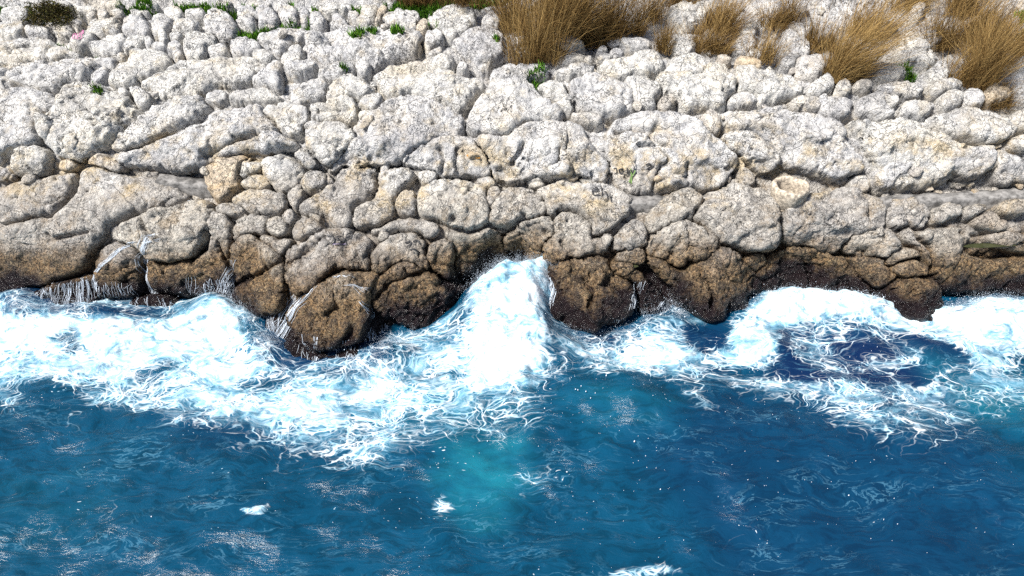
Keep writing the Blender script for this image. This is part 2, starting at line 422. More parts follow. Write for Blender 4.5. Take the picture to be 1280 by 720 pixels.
# ------------------------------------------------------------------ rocks
ROCKS = [
 ('a1', 'rock_slab', None, {}, [(-7.375, 7.847), (-7.176, 7.866), (-6.983, 7.847), (-6.891, 7.728), (-6.854, 7.573), (-7.02, 7.535), (-7.33, 7.573)]),
 ('a2', 'rock_slab', None, {}, [(-6.988, 7.946), (-6.918, 8.007), (-6.783, 7.987), (-6.707, 7.847), (-6.8, 7.728), (-6.914, 7.787)]),
 ('a3', 'rock_slab', None, {}, [(-7.283, 7.458), (-7.088, 7.535), (-6.899, 7.516), (-6.787, 7.402), (-6.825, 7.271), (-6.877, 7.178), (-7.025, 7.16), (-7.189, 7.234)]),
 ('a4', 'rock_slab', None, {}, [(-6.884, 7.364), (-6.794, 7.421), (-6.614, 7.421), (-6.496, 7.345), (-6.41, 7.234), (-6.416, 7.16), (-6.553, 7.142), (-6.715, 7.16), (-6.811, 7.234)]),
 ('a5', 'boulder', 'smooth white peaked boulder just below the dark shrub', {'H': 0.5, 'zone': 'u'}, [(-6.53, 7.496), (-6.52, 7.592), (-6.448, 7.612), (-6.327, 7.496), (-6.241, 7.383), (-6.16, 7.345), (-6.109, 7.234), (-6.172, 7.16), (-6.316, 7.16), (-6.435, 7.271)]),
 ('a6', 'boulder', 'grey-white boulder to the right of the peaked one below the dark shrub', {'H': 0.45, 'zone': 'u'}, [(-6.268, 7.458), (-6.255, 7.612), (-6.17, 7.631), (-6.051, 7.516), (-6.01, 7.364), (-6.038, 7.252), (-6.129, 7.289)]),
 ('a7', 'boulder', 'tilted pale boulder with a pink scrawl on its face', {'H': 0.45, 'zone': 'u'}, [(-6.093, 6.999), (-6.059, 7.123), (-5.966, 7.271), (-5.903, 7.345), (-5.798, 7.234), (-5.738, 7.087), (-5.813, 6.982), (-5.912, 6.881), (-6.016, 6.865)]),
 ('a8', 'rock_slab', None, {}, [(-6.016, 7.383), (-5.988, 7.496), (-5.837, 7.554), (-5.719, 7.573), (-5.699, 7.65), (-5.595, 7.612), (-5.523, 7.421), (-5.486, 7.234), (-5.608, 7.197), (-5.797, 7.197), (-5.955, 7.271)]),
 ('a8b', 'rock_slab', None, {'lift': 0.04}, [(-6.037, 7.573), (-6.033, 7.728), (-5.946, 7.709), (-5.878, 7.573), (-5.909, 7.496), (-5.988, 7.496)]),
 ('a8c', 'rock_slab', None, {'lift': 0.04}, [(-5.91, 7.67), (-5.856, 7.748), (-5.763, 7.709), (-5.703, 7.592), (-5.746, 7.516), (-5.842, 7.535)]),
 ('a9', 'rock_slab', None, {}, [(-5.535, 7.458), (-5.545, 7.67), (-5.437, 7.728), (-5.254, 7.689), (-5.152, 7.573), (-5.085, 7.345), (-5.052, 7.234), (-5.164, 7.197), (-5.358, 7.215), (-5.476, 7.271)]),
 ('a10', 'rock_slab', None, {}, [(-5.14, 7.573), (-5.134, 7.67), (-4.997, 7.709), (-4.86, 7.67), (-4.789, 7.535), (-4.799, 7.364), (-4.851, 7.271), (-4.914, 7.178), (-5.019, 7.197), (-5.096, 7.383)]),
 ('a11', 'rock_slab', None, {}, [(-5.769, 7.728), (-5.72, 7.787), (-5.605, 7.787), (-5.546, 7.709), (-5.601, 7.631), (-5.699, 7.65)]),
 ('a12', 'rock_slab', None, {}, [(-5.501, 7.748), (-5.462, 7.807), (-5.283, 7.787), (-5.174, 7.728), (-5.254, 7.689), (-5.437, 7.728)]),
 ('a13', 'rock_slab', None, {}, [(-5.95, 7.926), (-5.883, 8.007), (-5.697, 8.007), (-5.614, 7.926), (-5.67, 7.847), (-5.877, 7.847)]),
 ('a13b', 'rock_slab', None, {}, [(-6.699, 7.886), (-6.597, 7.987), (-6.427, 7.966), (-6.329, 7.886), (-6.446, 7.827), (-6.607, 7.827)]),
 ('a13c', 'rock_slab', None, {}, [(-6.315, 7.847), (-6.19, 7.886), (-6.015, 7.847), (-5.936, 7.748), (-6.06, 7.709), (-6.227, 7.728)]),
 ('a13d', 'rock_slab', None, {}, [(-5.488, 8.007), (-5.367, 8.069), (-5.162, 8.007), (-5.105, 7.886), (-5.232, 7.847), (-5.411, 7.906)]),
 ('a14', 'rock_slab', None, {}, [(-5.031, 7.787), (-4.966, 7.886), (-4.799, 7.866), (-4.699, 7.748), (-4.685, 7.612), (-4.739, 7.516), (-4.845, 7.573), (-4.98, 7.689)]),
 ('a15', 'rock_slab', None, {}, [(-4.704, 7.768), (-4.622, 7.807), (-4.489, 7.827), (-4.373, 7.728), (-4.39, 7.612), (-4.549, 7.612), (-4.668, 7.631)]),
 ('a16', 'rock_slab', None, {}, [(-4.803, 7.421), (-4.773, 7.516), (-4.625, 7.554), (-4.466, 7.554), (-4.376, 7.421), (-4.392, 7.308), (-4.545, 7.252), (-4.652, 7.234), (-4.751, 7.271)]),
 ('a17', 'rock_slab', None, {'H': 0.5}, [(-4.952, 7.234), (-4.923, 7.327), (-4.85, 7.308), (-4.775, 7.197), (-4.746, 7.051), (-4.809, 6.999), (-4.894, 7.069)]),
 ('a18', 'rock_slab', None, {'H': 0.5}, [(-5.071, 7.033), (-5.07, 7.142), (-4.992, 7.142), (-4.912, 7.016), (-4.928, 6.915), (-5.005, 6.915)]),
 ('a19', 'rock_slab', None, {}, [(-4.775, 7.197), (-4.723, 7.252), (-4.612, 7.252), (-4.559, 7.178), (-4.612, 7.087), (-4.691, 7.051)]),
 ('a20', 'rock_slab', None, {}, [(-4.944, 6.931), (-4.897, 6.999), (-4.78, 7.016), (-4.725, 6.931), (-4.762, 6.865), (-4.882, 6.865)]),
 ('a21', 'rock_slab', None, {}, [(-4.719, 6.865), (-4.699, 6.999), (-4.607, 7.069), (-4.526, 6.965), (-4.516, 6.881), (-4.605, 6.848), (-4.677, 6.831)]),
 ('a22', 'stone', 'small grey stone wedged against the big angular white block', {'H': 0.4, 'zone': 'u'}, [(-4.636, 6.798), (-4.588, 6.865), (-4.505, 6.881), (-4.45, 6.749), (-4.476, 6.634), (-4.549, 6.667)]),
 ('a23', 'boulder', 'angular white block with a bright smooth front, above the long upper slab', {'H': 0.5, 'zone': 'u'}, [(-4.548, 7.051), (-4.54, 7.234), (-4.461, 7.271), (-4.269, 7.215), (-4.162, 7.142), (-4.096, 7.051), (-4.051, 6.948), (-4.153, 6.915), (-4.162, 6.765), (-4.2, 6.651), (-4.329, 6.651), (-4.45, 6.749)]),
 ('a24', 'rock_slab', None, {}, [(-5.814, 6.915), (-5.808, 7.033), (-5.671, 7.051), (-5.584, 7.123), (-5.441, 7.197), (-5.319, 7.16), (-5.253, 7.016), (-5.316, 6.931), (-5.314, 6.815), (-5.355, 6.732), (-5.522, 6.749), (-5.684, 6.782)]),
 ('a25', 'rock_slab', None, {}, [(-5.349, 6.931), (-5.307, 7.051), (-5.269, 7.178), (-5.13, 7.197), (-5.014, 7.142), (-5.028, 6.999), (-5.146, 6.948), (-5.226, 6.848), (-5.282, 6.815)]),
 ('a26', 'rock_slab', None, {'H': 0.4}, [(-5.36, 6.749), (-5.32, 6.798), (-5.25, 6.782), (-5.216, 6.7), (-5.26, 6.667), (-5.329, 6.683)]),
 ('a27', 'rock_slab', None, {}, [(-7.121, 7.016), (-6.793, 7.105), (-6.524, 7.123), (-6.248, 7.033), (-6.103, 6.931), (-6.229, 6.915), (-6.563, 6.931), (-6.75, 6.848), (-7.029, 6.782)]),
 ('a28', 'rock_slab', None, {}, [(-7.023, 6.765), (-6.75, 6.848), (-6.563, 6.931), (-6.229, 6.915), (-5.988, 6.848), (-5.793, 6.782), (-5.788, 6.7), (-6.025, 6.634), (-6.348, 6.634), (-6.658, 6.602), (-6.953, 6.586)]),
 ('a29', 'rock_slab', None, {}, [(-6.928, 6.521), (-6.599, 6.586), (-6.24, 6.634), (-5.934, 6.683), (-5.674, 6.716), (-5.463, 6.732), (-5.325, 6.667), (-5.312, 6.554), (-5.431, 6.521), (-5.529, 6.426), (-5.6, 6.315), (-5.641, 6.241), (-5.827, 6.227), (-5.971, 6.124), (-6.046, 6.086), (-6.21, 6.162), (-6.405, 6.188), (-6.573, 6.188), (-6.798, 6.162)]),
 ('a30', 'rock_slab', None, {}, [(-5.585, 6.3), (-5.55, 6.426), (-5.474, 6.521), (-5.41, 6.521), (-5.36, 6.394), (-5.365, 6.269), (-5.463, 6.201), (-5.55, 6.214)]),
 ('a31', 'rock_slab', None, {}, [(-5.365, 6.269), (-5.369, 6.458), (-5.311, 6.586), (-5.211, 6.683), (-5.238, 6.815), (-5.17, 6.881), (-5.018, 6.881), (-4.736, 6.848), (-4.623, 6.749), (-4.547, 6.618), (-4.584, 6.554), (-4.73, 6.458), (-4.831, 6.363), (-4.905, 6.241), (-4.996, 6.175), (-5.083, 6.137), (-5.243, 6.15)]),
 ('a32', 'stone', 'small pale stone sitting in a dark crevice on the upper left slabs', {'H': 0.45, 'zone': 'u'}, [(-5.183, 6.112), (-5.138, 6.15), (-5.06, 6.124), (-5.011, 6.036), (-5.069, 6.011), (-5.144, 6.024)]),
 ('a33', 'stone', 'wedge-shaped stone right of the small pale stone in the dark crevice', {'H': 0.4, 'zone': 'u'}, [(-5.034, 6.099), (-4.993, 6.162), (-4.889, 6.162), (-4.791, 6.086), (-4.699, 5.986), (-4.696, 5.912), (-4.789, 5.85), (-4.882, 5.85), (-4.926, 5.974)]),
 ('a34', 'rock_slab', None, {}, [(-4.935, 6.188), (-4.877, 6.3), (-4.776, 6.394), (-4.597, 6.521), (-4.461, 6.618), (-4.254, 6.651), (-4.085, 6.716), (-3.844, 6.749), (-3.567, 6.716), (-3.338, 6.651), (-3.234, 6.554), (-3.296, 6.426), (-3.402, 6.315), (-3.507, 6.188), (-3.728, 6.188), (-3.934, 6.162), (-4.017, 6.086), (-4.176, 6.036), (-4.36, 6.011), (-4.524, 5.936), (-4.618, 5.936), (-4.719, 6.036), (-4.842, 6.137)]),
 ('a35', 'rock_slab', None, {'rough': 1.8}, [(-5.924, 6.011), (-5.869, 6.137), (-5.718, 6.214), (-5.547, 6.201), (-5.35, 6.162), (-5.167, 6.086), (-5.106, 5.986), (-4.941, 5.887), (-4.846, 5.825), (-4.786, 5.776), (-4.86, 5.678), (-4.919, 5.557), (-5.021, 5.448), (-5.1, 5.33), (-5.201, 5.235), (-5.308, 5.165), (-5.46, 5.065), (-5.603, 5.055), (-5.806, 5.065), (-5.837, 5.165), (-5.94, 5.286), (-6.034, 5.46), (-6.061, 5.617), (-6.016, 5.69), (-5.924, 5.739)]),
 ('a36', 'rock_slab', None, {}, [(-6.799, 6.086), (-6.501, 6.15), (-6.315, 6.162), (-6.122, 6.099), (-5.966, 6.011), (-5.878, 5.899), (-5.897, 5.8), (-5.975, 5.69), (-6.051, 5.617), (-6.034, 5.46), (-5.991, 5.286), (-6.094, 5.245), (-6.301, 5.205), (-6.411, 5.115), (-6.621, 5.065)]),
 ('a37', 'rock_slab', None, {}, [(-4.768, 5.739), (-4.706, 5.85), (-4.572, 5.912), (-4.376, 5.986), (-4.174, 6.024), (-4.051, 6.036), (-3.986, 5.887), (-3.787, 5.874), (-3.914, 5.825), (-3.998, 5.764), (-4.028, 5.69), (-4.15, 5.617), (-4.335, 5.496), (-4.518, 5.377), (-4.691, 5.286), (-4.876, 5.225), (-5.083, 5.185), (-5.139, 5.245), (-4.998, 5.436), (-4.869, 5.617)]),
 ('a38', 'rock_slab', None, {'brow': 0.55}, [(-5.145, 5.165), (-4.878, 5.205), (-4.691, 5.286), (-4.516, 5.365), (-4.333, 5.484), (-4.148, 5.605), (-4.018, 5.69), (-3.918, 5.85), (-3.631, 5.874), (-3.218, 5.887), (-3.158, 5.739), (-3.03, 5.617), (-2.906, 5.425), (-2.745, 5.353), (-2.701, 5.266), (-2.786, 5.165), (-2.93, 5.125), (-3.153, 5.145), (-3.358, 5.125), (-3.501, 5.115), (-3.716, 5.095), (-3.854, 5.015), (-3.963, 4.924), (-4.139, 4.894), (-4.344, 4.894), (-4.598, 4.904), (-4.851, 4.934), (-4.999, 4.985), (-5.093, 5.065)]),
 ('b1', 'rock_slab', None, {}, [(-4.415, 7.807), (-4.287, 7.847), (-4.077, 7.787), (-3.955, 7.65), (-3.929, 7.535), (-3.811, 7.308), (-3.809, 7.197), (-3.884, 7.087), (-4.019, 7.051), (-4.113, 7.123), (-4.255, 7.16), (-4.387, 7.421)]),
 ('b1b', 'rock_slab', None, {}, [(-4.29, 7.123), (-4.256, 7.252), (-4.153, 7.197), (-4.071, 7.087), (-4.08, 6.982), (-4.182, 6.948)]),
 ('b2', 'stone', 'small square white stone standing in the bright green grass', {'H': 0.5, 'zone': 'u'}, [(-4.292, 7.966), (-4.186, 8.007), (-4.049, 7.966), (-4.022, 7.847), (-4.144, 7.827), (-4.257, 7.866)]),
 ('b3', 'rock_slab', None, {}, [(-3.987, 7.847), (-3.94, 7.946), (-3.82, 7.926), (-3.723, 7.906), (-3.663, 7.728), (-3.627, 7.496), (-3.61, 7.364), (-3.802, 7.421), (-3.918, 7.535)]),
 ('b3b', 'rock_slab', None, {}, [(-3.7, 7.906), (-3.542, 7.987), (-3.442, 7.886), (-3.377, 7.728), (-3.291, 7.573), (-3.281, 7.458), (-3.427, 7.402), (-3.588, 7.364), (-3.647, 7.65)]),
 ('b4', 'rock_slab', None, {}, [(-3.411, 7.847), (-3.364, 7.966), (-3.218, 7.926), (-3.088, 7.847), (-3.032, 7.65), (-3.021, 7.458), (-3.101, 7.402), (-3.228, 7.477), (-3.351, 7.65)]),
 ('b5', 'rock_slab', None, {}, [(-3.052, 7.768), (-2.973, 7.847), (-2.891, 7.768), (-2.882, 7.573), (-2.909, 7.458), (-2.991, 7.477)]),
 ('b6', 'rock_slab', None, {'H': 0.4}, [(-2.892, 7.496), (-2.893, 7.709), (-2.825, 7.787), (-2.69, 7.65), (-2.616, 7.535), (-2.627, 7.383), (-2.705, 7.308), (-2.794, 7.308), (-2.862, 7.383)]),
 ('b7', 'rock_slab', None, {}, [(-2.835, 7.847), (-2.761, 7.966), (-2.552, 7.966), (-2.384, 7.926), (-2.325, 7.827), (-2.404, 7.728), (-2.57, 7.689), (-2.721, 7.709)]),
 ('b8', 'rock_slab', None, {'H': 0.4}, [(-2.587, 7.345), (-2.57, 7.535), (-2.57, 7.689), (-2.422, 7.689), (-2.31, 7.535), (-2.27, 7.402), (-2.394, 7.327), (-2.545, 7.289)]),
 ('b9', 'rock_slab', None, {}, [(-2.376, 7.689), (-2.317, 7.768), (-2.2, 7.748), (-2.161, 7.612), (-2.192, 7.496), (-2.287, 7.535)]),
 ('b9b', 'rock_slab', None, {}, [(-2.239, 7.516), (-2.165, 7.65), (-2.072, 7.631), (-1.993, 7.535), (-2.007, 7.458), (-2.164, 7.458)]),
 ('b9c', 'rock_slab', None, {}, [(-2.203, 7.768), (-2.137, 7.886), (-1.991, 7.926), (-1.913, 7.847), (-1.919, 7.689), (-2.001, 7.612), (-2.147, 7.689)]),
 ('b10', 'stone', 'cream upright stone leaning beside the rounded white boulder', {'H': 0.6, 'tint': 0.5, 'zone': 'u'}, [(-1.962, 7.458), (-1.933, 7.612), (-1.943, 7.807), (-1.875, 7.926), (-1.788, 7.866), (-1.774, 7.728), (-1.82, 7.612), (-1.838, 7.458), (-1.912, 7.421)]),
 ('b11', 'boulder', 'rounded white boulder between the cream upright stone and the small cream stone', {'H': 0.5, 'zone': 'u'}, [(-1.827, 7.573), (-1.786, 7.728), (-1.652, 7.768), (-1.511, 7.728), (-1.372, 7.709), (-1.285, 7.612), (-1.327, 7.421), (-1.384, 7.289), (-1.565, 7.308), (-1.727, 7.364)]),
 ('b12', 'stone', 'small cream stone at the right end of a rounded white boulder', {'H': 0.5, 'tint': 0.6, 'zone': 'u'}, [(-1.364, 7.308), (-1.311, 7.496), (-1.248, 7.573), (-1.174, 7.477), (-1.187, 7.345), (-1.248, 7.252)]),
 ('b13', 'rock_slab', None, {}, [(-3.56, 7.123), (-3.502, 7.271), (-3.301, 7.327), (-3.08, 7.345), (-2.915, 7.364), (-2.81, 7.271), (-2.815, 7.16), (-2.891, 7.087), (-2.94, 6.982), (-3.038, 6.982), (-3.07, 6.848), (-3.178, 6.716), (-3.26, 6.815), (-3.383, 6.948), (-3.479, 7.051)]),
 ('b14', 'rock_slab', None, {}, [(-3.901, 6.965), (-3.876, 7.051), (-3.733, 7.105), (-3.553, 7.087), (-3.444, 6.982), (-3.392, 6.881), (-3.521, 6.815), (-3.573, 6.749), (-3.743, 6.732), (-3.847, 6.815)]),
 ('b15', 'rock_slab', None, {}, [(-4.156, 6.881), (-4.117, 6.948), (-4.011, 7.016), (-3.916, 6.982), (-3.854, 6.848), (-3.88, 6.765), (-4.003, 6.732), (-4.118, 6.765)]),
 ('b16', 'rock_slab', None, {}, [(-3.536, 6.782), (-3.487, 6.865), (-3.335, 6.865), (-3.213, 6.732), (-3.257, 6.618), (-3.418, 6.618)]),
 ('b17', 'rock_slab', None, {}, [(-2.836, 6.881), (-2.841, 7.051), (-2.773, 7.178), (-2.618, 7.252), (-2.456, 7.289), (-2.245, 7.383), (-1.969, 7.421), (-1.798, 7.402), (-1.699, 7.308), (-1.507, 7.289), (-1.294, 7.271), (-1.23, 7.16), (-1.228, 6.982), (-1.282, 6.815), (-1.432, 6.782), (-1.57, 6.749), (-1.658, 6.651), (-1.778, 6.554), (-1.835, 6.489), (-1.949, 6.554), (-2.15, 6.618), (-2.311, 6.618), (-2.517, 6.554), (-2.666, 6.618), (-2.778, 6.651)]),
 ('b18', 'rock_slab', None, {}, [(-3.155, 6.651), (-3.092, 6.782), (-3.044, 6.948), (-2.942, 6.999), (-2.86, 6.965), (-2.81, 6.782), (-2.797, 6.634), (-2.918, 6.586), (-3.036, 6.521)]),
 ('b19', 'rock_slab', None, {'lift': 0.05}, [(-3.063, 6.489), (-3.023, 6.57), (-2.876, 6.586), (-2.704, 6.586), (-2.592, 6.554), (-2.578, 6.458), (-2.675, 6.394), (-2.792, 6.331), (-2.869, 6.285), (-2.988, 6.363)]),
 ('b20', 'stone', 'white pointed stone leaning at the left of the reddish hollow', {'H': 0.42, 'zone': 'u'}, [(-3.457, 6.27), (-3.409, 6.347), (-3.296, 6.426), (-3.267, 6.554), (-3.206, 6.634), (-3.117, 6.618), (-3.063, 6.489), (-3.078, 6.331), (-3.024, 6.188), (-3.036, 6.112), (-3.144, 6.137), (-3.294, 6.162), (-3.427, 6.214)]),
 ('b22', 'boulder', 'oblong white boulder lying below the reddish hollow', {'H': 0.5, 'zone': 'u'}, [(-2.915, 5.961), (-2.895, 6.061), (-2.785, 6.112), (-2.667, 6.188), (-2.572, 6.27), (-2.479, 6.285), (-2.427, 6.201), (-2.448, 6.086), (-2.459, 5.986), (-2.558, 5.936), (-2.699, 5.887), (-2.757, 5.85), (-2.864, 5.874)]),
 ('b23', 'rock_slab', None, {}, [(-3.697, 5.899), (-3.696, 6.036), (-3.56, 6.112), (-3.333, 6.137), (-3.141, 6.112), (-3.004, 6.011), (-2.983, 5.924), (-3.116, 5.899), (-3.342, 5.887), (-3.569, 5.874)]),
 ('b23b', 'rock_slab', None, {}, [(-4.009, 5.899), (-3.999, 6.036), (-3.874, 6.112), (-3.724, 6.086), (-3.709, 5.912), (-3.841, 5.887)]),
 ('b24', 'stone', 'small grey stone at the foot of the slab with tufts of green moss', {'H': 0.5, 'zone': 'u'}, [(-2.11, 6.554), (-2.087, 6.634), (-1.956, 6.618), (-1.873, 6.537), (-1.893, 6.426), (-1.969, 6.347), (-2.059, 6.394)]),
 ('b25', 'rock_slab', None, {}, [(-2.575, 6.363), (-2.561, 6.489), (-2.446, 6.586), (-2.315, 6.651), (-2.175, 6.651), (-2.103, 6.586), (-2.095, 6.426), (-2.208, 6.394), (-2.28, 6.3), (-2.424, 6.269), (-2.53, 6.269)]),
 ('b26', 'rock_slab', None, {}, [(-2.436, 5.961), (-2.431, 6.137), (-2.382, 6.269), (-2.229, 6.394), (-2.066, 6.363), (-1.918, 6.27), (-1.827, 6.188), (-1.769, 6.112), (-1.857, 6.011), (-1.978, 5.961), (-2.086, 6.011), (-2.207, 5.961), (-2.329, 5.924)]),
 ('b27', 'rock_slab', None, {}, [(-1.886, 6.363), (-1.808, 6.426), (-1.657, 6.521), (-1.502, 6.586), (-1.339, 6.554), (-1.124, 6.537), (-0.854, 6.489), (-0.692, 6.442), (-0.53, 6.363), (-0.348, 6.3), (-0.336, 6.214), (-0.418, 6.086), (-0.5, 5.961), (-0.559, 5.837), (-0.661, 5.739), (-0.723, 5.764), (-0.83, 5.862), (-0.935, 5.912), (-1.083, 5.974), (-1.252, 6.011), (-1.378, 6.036), (-1.48, 5.986), (-1.606, 6.011), (-1.715, 6.086), (-1.806, 6.188)]),
 ('b28', 'rock_slab', None, {}, [(-2.014, 5.887), (-1.959, 5.986), (-1.837, 6.036), (-1.735, 6.061), (-1.688, 5.986), (-1.721, 5.862), (-1.798, 5.764), (-1.925, 5.813)]),
 ('b29', 'rock_slab', None, {}, [(-2.642, 5.837), (-2.577, 5.912), (-2.392, 5.936), (-2.209, 5.986), (-2.086, 6.011), (-2.016, 5.912), (-1.985, 5.788), (-1.976, 5.666), (-2.051, 5.569), (-2.135, 5.593), (-2.28, 5.617), (-2.464, 5.605), (-2.589, 5.617), (-2.622, 5.739)]),
 ('b29b', 'rock_slab', None, {}, [(-1.992, 5.739), (-1.922, 5.776), (-1.829, 5.776), (-1.816, 5.727), (-1.894, 5.666), (-1.965, 5.654)]),
 ('b30', 'boulder', 'large smooth-faced boulder right of the wedge-shaped one, upper tier', {'brow': 0.4, 'zone': 'u'}, [(-2.067, 5.52), (-1.972, 5.617), (-1.896, 5.69), (-1.798, 5.764), (-1.701, 5.862), (-1.603, 5.961), (-1.46, 6.011), (-1.304, 6.011), (-1.125, 5.986), (-0.956, 5.912), (-0.807, 5.813), (-0.66, 5.702), (-0.616, 5.617), (-0.643, 5.448), (-0.754, 5.401), (-0.896, 5.377), (-1.006, 5.33), (-1.138, 5.225), (-1.302, 5.165), (-1.426, 5.065), (-1.53, 5.005), (-1.734, 4.985), (-1.939, 4.965), (-2.184, 4.975), (-2.246, 4.945), (-2.37, 4.924), (-2.284, 5.005), (-2.156, 5.165), (-2.031, 5.266), (-1.974, 5.377), (-1.99, 5.448)]),
 ('b31', 'boulder', 'wedge-shaped pale boulder tapering to a point at its foot', {'H': 0.34, 'zone': 'u'}, [(-2.676, 5.569), (-2.589, 5.617), (-2.444, 5.605), (-2.258, 5.593), (-2.133, 5.569), (-2.063, 5.472), (-1.974, 5.377), (-1.99, 5.297), (-2.113, 5.235), (-2.177, 5.125), (-2.262, 5.045), (-2.337, 4.965), (-2.426, 5.025), (-2.503, 5.125), (-2.602, 5.205), (-2.642, 5.33), (-2.63, 5.425)]),
 ('b32', 'boulder', 'knobbly boulder set into the top of the great tan-faced slab', {'H': 0.36, 'zone': 'u'}, [(-3.213, 5.764), (-3.15, 5.837), (-3.009, 5.874), (-2.823, 5.887), (-2.683, 5.837), (-2.624, 5.764), (-2.632, 5.641), (-2.674, 5.545), (-2.674, 5.448), (-2.751, 5.413), (-2.897, 5.436), (-3.009, 5.52), (-3.054, 5.641), (-3.132, 5.69)]),
 ('b33', 'stone', 'small reddish stone beneath the point of the wedge-shaped boulder', {'zone': 'u'}, [(-2.787, 5.145), (-2.724, 5.205), (-2.641, 5.245), (-2.593, 5.165), (-2.524, 5.105), (-2.488, 5.005), (-2.553, 4.934), (-2.633, 4.965), (-2.71, 5.045)]),
 ('c1', 'boulder', 'rusty brown-tinted boulder, leftmost of the cluster on the left ledge', {'H': 0.45, 'tint': 0.7, 'zone': 'm'}, [(-3.939, 4.965), (-3.873, 5.035), (-3.716, 5.095), (-3.541, 5.125), (-3.409, 5.125), (-3.361, 5.075), (-3.445, 5.025), (-3.493, 4.924), (-3.498, 4.822), (-3.481, 4.734), (-3.54, 4.642), (-3.628, 4.548), (-3.722, 4.501), (-3.838, 4.595), (-3.947, 4.8)]),
 ('c2', 'stone', 'small round stone tucked behind the rusty brown boulder', {'H': 0.45, 'zone': 'm'}, [(-3.493, 4.924), (-3.446, 5.015), (-3.342, 5.055), (-3.24, 5.045), (-3.182, 5.005), (-3.228, 4.924), (-3.312, 4.884), (-3.416, 4.843), (-3.487, 4.864)]),
 ('c3', 'boulder', 'largest domed grey boulder of the cluster on the left ledge', {'H': 0.42, 'zone': 'm'}, [(-3.202, 5.005), (-3.156, 5.095), (-3.052, 5.135), (-2.93, 5.135), (-2.831, 5.085), (-2.753, 5.005), (-2.675, 4.945), (-2.659, 4.864), (-2.717, 4.756), (-2.813, 4.689), (-2.908, 4.631), (-3.017, 4.689), (-3.088, 4.8), (-3.168, 4.904)]),
 ('c4', 'stone', 'flat-topped stone below the small round one, beside the rusty brown boulder', {'H': 0.4, 'zone': 'm'}, [(-3.483, 4.756), (-3.436, 4.853), (-3.291, 4.894), (-3.168, 4.894), (-3.099, 4.822), (-3.083, 4.734), (-3.159, 4.689), (-3.302, 4.689), (-3.407, 4.711)]),
 ('c5', 'boulder', 'broad grey boulder at the lower front of the left cluster', {'H': 0.42, 'zone': 'm'}, [(-3.587, 4.548), (-3.5, 4.642), (-3.384, 4.689), (-3.244, 4.711), (-3.078, 4.689), (-2.95, 4.643), (-2.891, 4.574), (-2.872, 4.442), (-2.933, 4.359), (-3.053, 4.336), (-3.196, 4.33), (-3.343, 4.388), (-3.473, 4.455)]),
 ('c6', 'stone', 'egg-shaped grey stone between the broad front boulder and the big slab', {'H': 0.5, 'zone': 'm'}, [(-2.883, 4.597), (-2.836, 4.711), (-2.736, 4.734), (-2.65, 4.689), (-2.619, 4.597), (-2.669, 4.508), (-2.717, 4.411), (-2.804, 4.464)]),
 ('c7', 'stone', 'round knobbly stone in the corner above the egg-shaped stone', {'H': 0.5, 'zone': 'm'}, [(-2.72, 4.8), (-2.657, 4.904), (-2.552, 4.955), (-2.43, 4.934), (-2.352, 4.843), (-2.349, 4.756), (-2.446, 4.689), (-2.564, 4.643), (-2.649, 4.677), (-2.704, 4.723)]),
 ('c8', 'boulder', 'left one of two round brownish boulders below the left cluster', {'H': 0.5, 'zone': 'm'}, [(-3.092, 4.201), (-3.07, 4.297), (-2.971, 4.329), (-2.866, 4.306), (-2.798, 4.237), (-2.787, 4.152), (-2.861, 4.101), (-2.987, 4.103), (-3.074, 4.128)]),
 ('c9', 'boulder', 'right one of two round brownish boulders below the left cluster', {'H': 0.5, 'zone': 's'}, [(-2.767, 4.153), (-2.719, 4.255), (-2.646, 4.318), (-2.526, 4.327), (-2.421, 4.285), (-2.351, 4.194), (-2.385, 4.145), (-2.54, 4.109), (-2.635, 4.06), (-2.738, 4.088)]),
 ('c10', 'rock_slab', None, {}, [(-2.566, 4.327), (-2.53, 4.364), (-2.428, 4.355), (-2.384, 4.311), (-2.398, 4.26), (-2.482, 4.293)]),
 ('c11', 'rock_slab', None, {}, [(-2.899, 4.323), (-2.846, 4.401), (-2.778, 4.421), (-2.719, 4.344), (-2.739, 4.255), (-2.798, 4.237), (-2.864, 4.289)]),
 ('c12', 'rock_slab', None, {}, [(-3.747, 4.385), (-3.68, 4.489), (-3.54, 4.502), (-3.412, 4.455), (-3.362, 4.366), (-3.439, 4.301), (-3.561, 4.321), (-3.684, 4.341)]),
 ('c13', 'rock_slab', None, {}, [(-3.532, 4.083), (-3.478, 4.279), (-3.37, 4.344), (-3.217, 4.35), (-3.073, 4.335), (-3.073, 4.221), (-3.092, 4.089), (-3.176, 4.078), (-3.283, 4.071), (-3.411, 4.003), (-3.498, 3.912)]),
 ('c13b', 'rock_slab', None, {}, [(-3.175, 4.059), (-3.072, 4.11), (-2.942, 4.075), (-2.801, 4.103), (-2.715, 4.058), (-2.807, 3.981), (-2.84, 3.921), (-2.953, 3.962), (-3.086, 4.002)]),
 ('c15', 'rock_slab', None, {}, [(-3.828, 4.384), (-3.727, 4.385), (-3.602, 4.32), (-3.515, 4.192), (-3.532, 4.061), (-3.519, 3.91), (-3.55, 3.754), (-3.516, 3.626), (-3.584, 3.572), (-3.655, 3.765), (-3.764, 3.961), (-3.838, 4.128)]),
 ('c14', 'boulder', 'tall brown shore boulder split by a slanting crack, left of the trickle', {'H': 0.4, 'brow': 0.3, 'rough': 1.5, 'zone': 's'}, [(-3.522, 3.867), (-3.433, 3.981), (-3.326, 4.054), (-3.219, 4.091), (-3.109, 4.033), (-2.975, 3.973), (-2.86, 3.919), (-2.811, 3.85), (-2.794, 3.711), (-2.8, 3.598), (-2.788, 3.471), (-2.867, 3.4), (-3.203, 3.133), (-3.472, 3.032), (-3.6, 3.13), (-3.581, 3.241), (-3.492, 3.388), (-3.522, 3.537), (-3.532, 3.712)]),
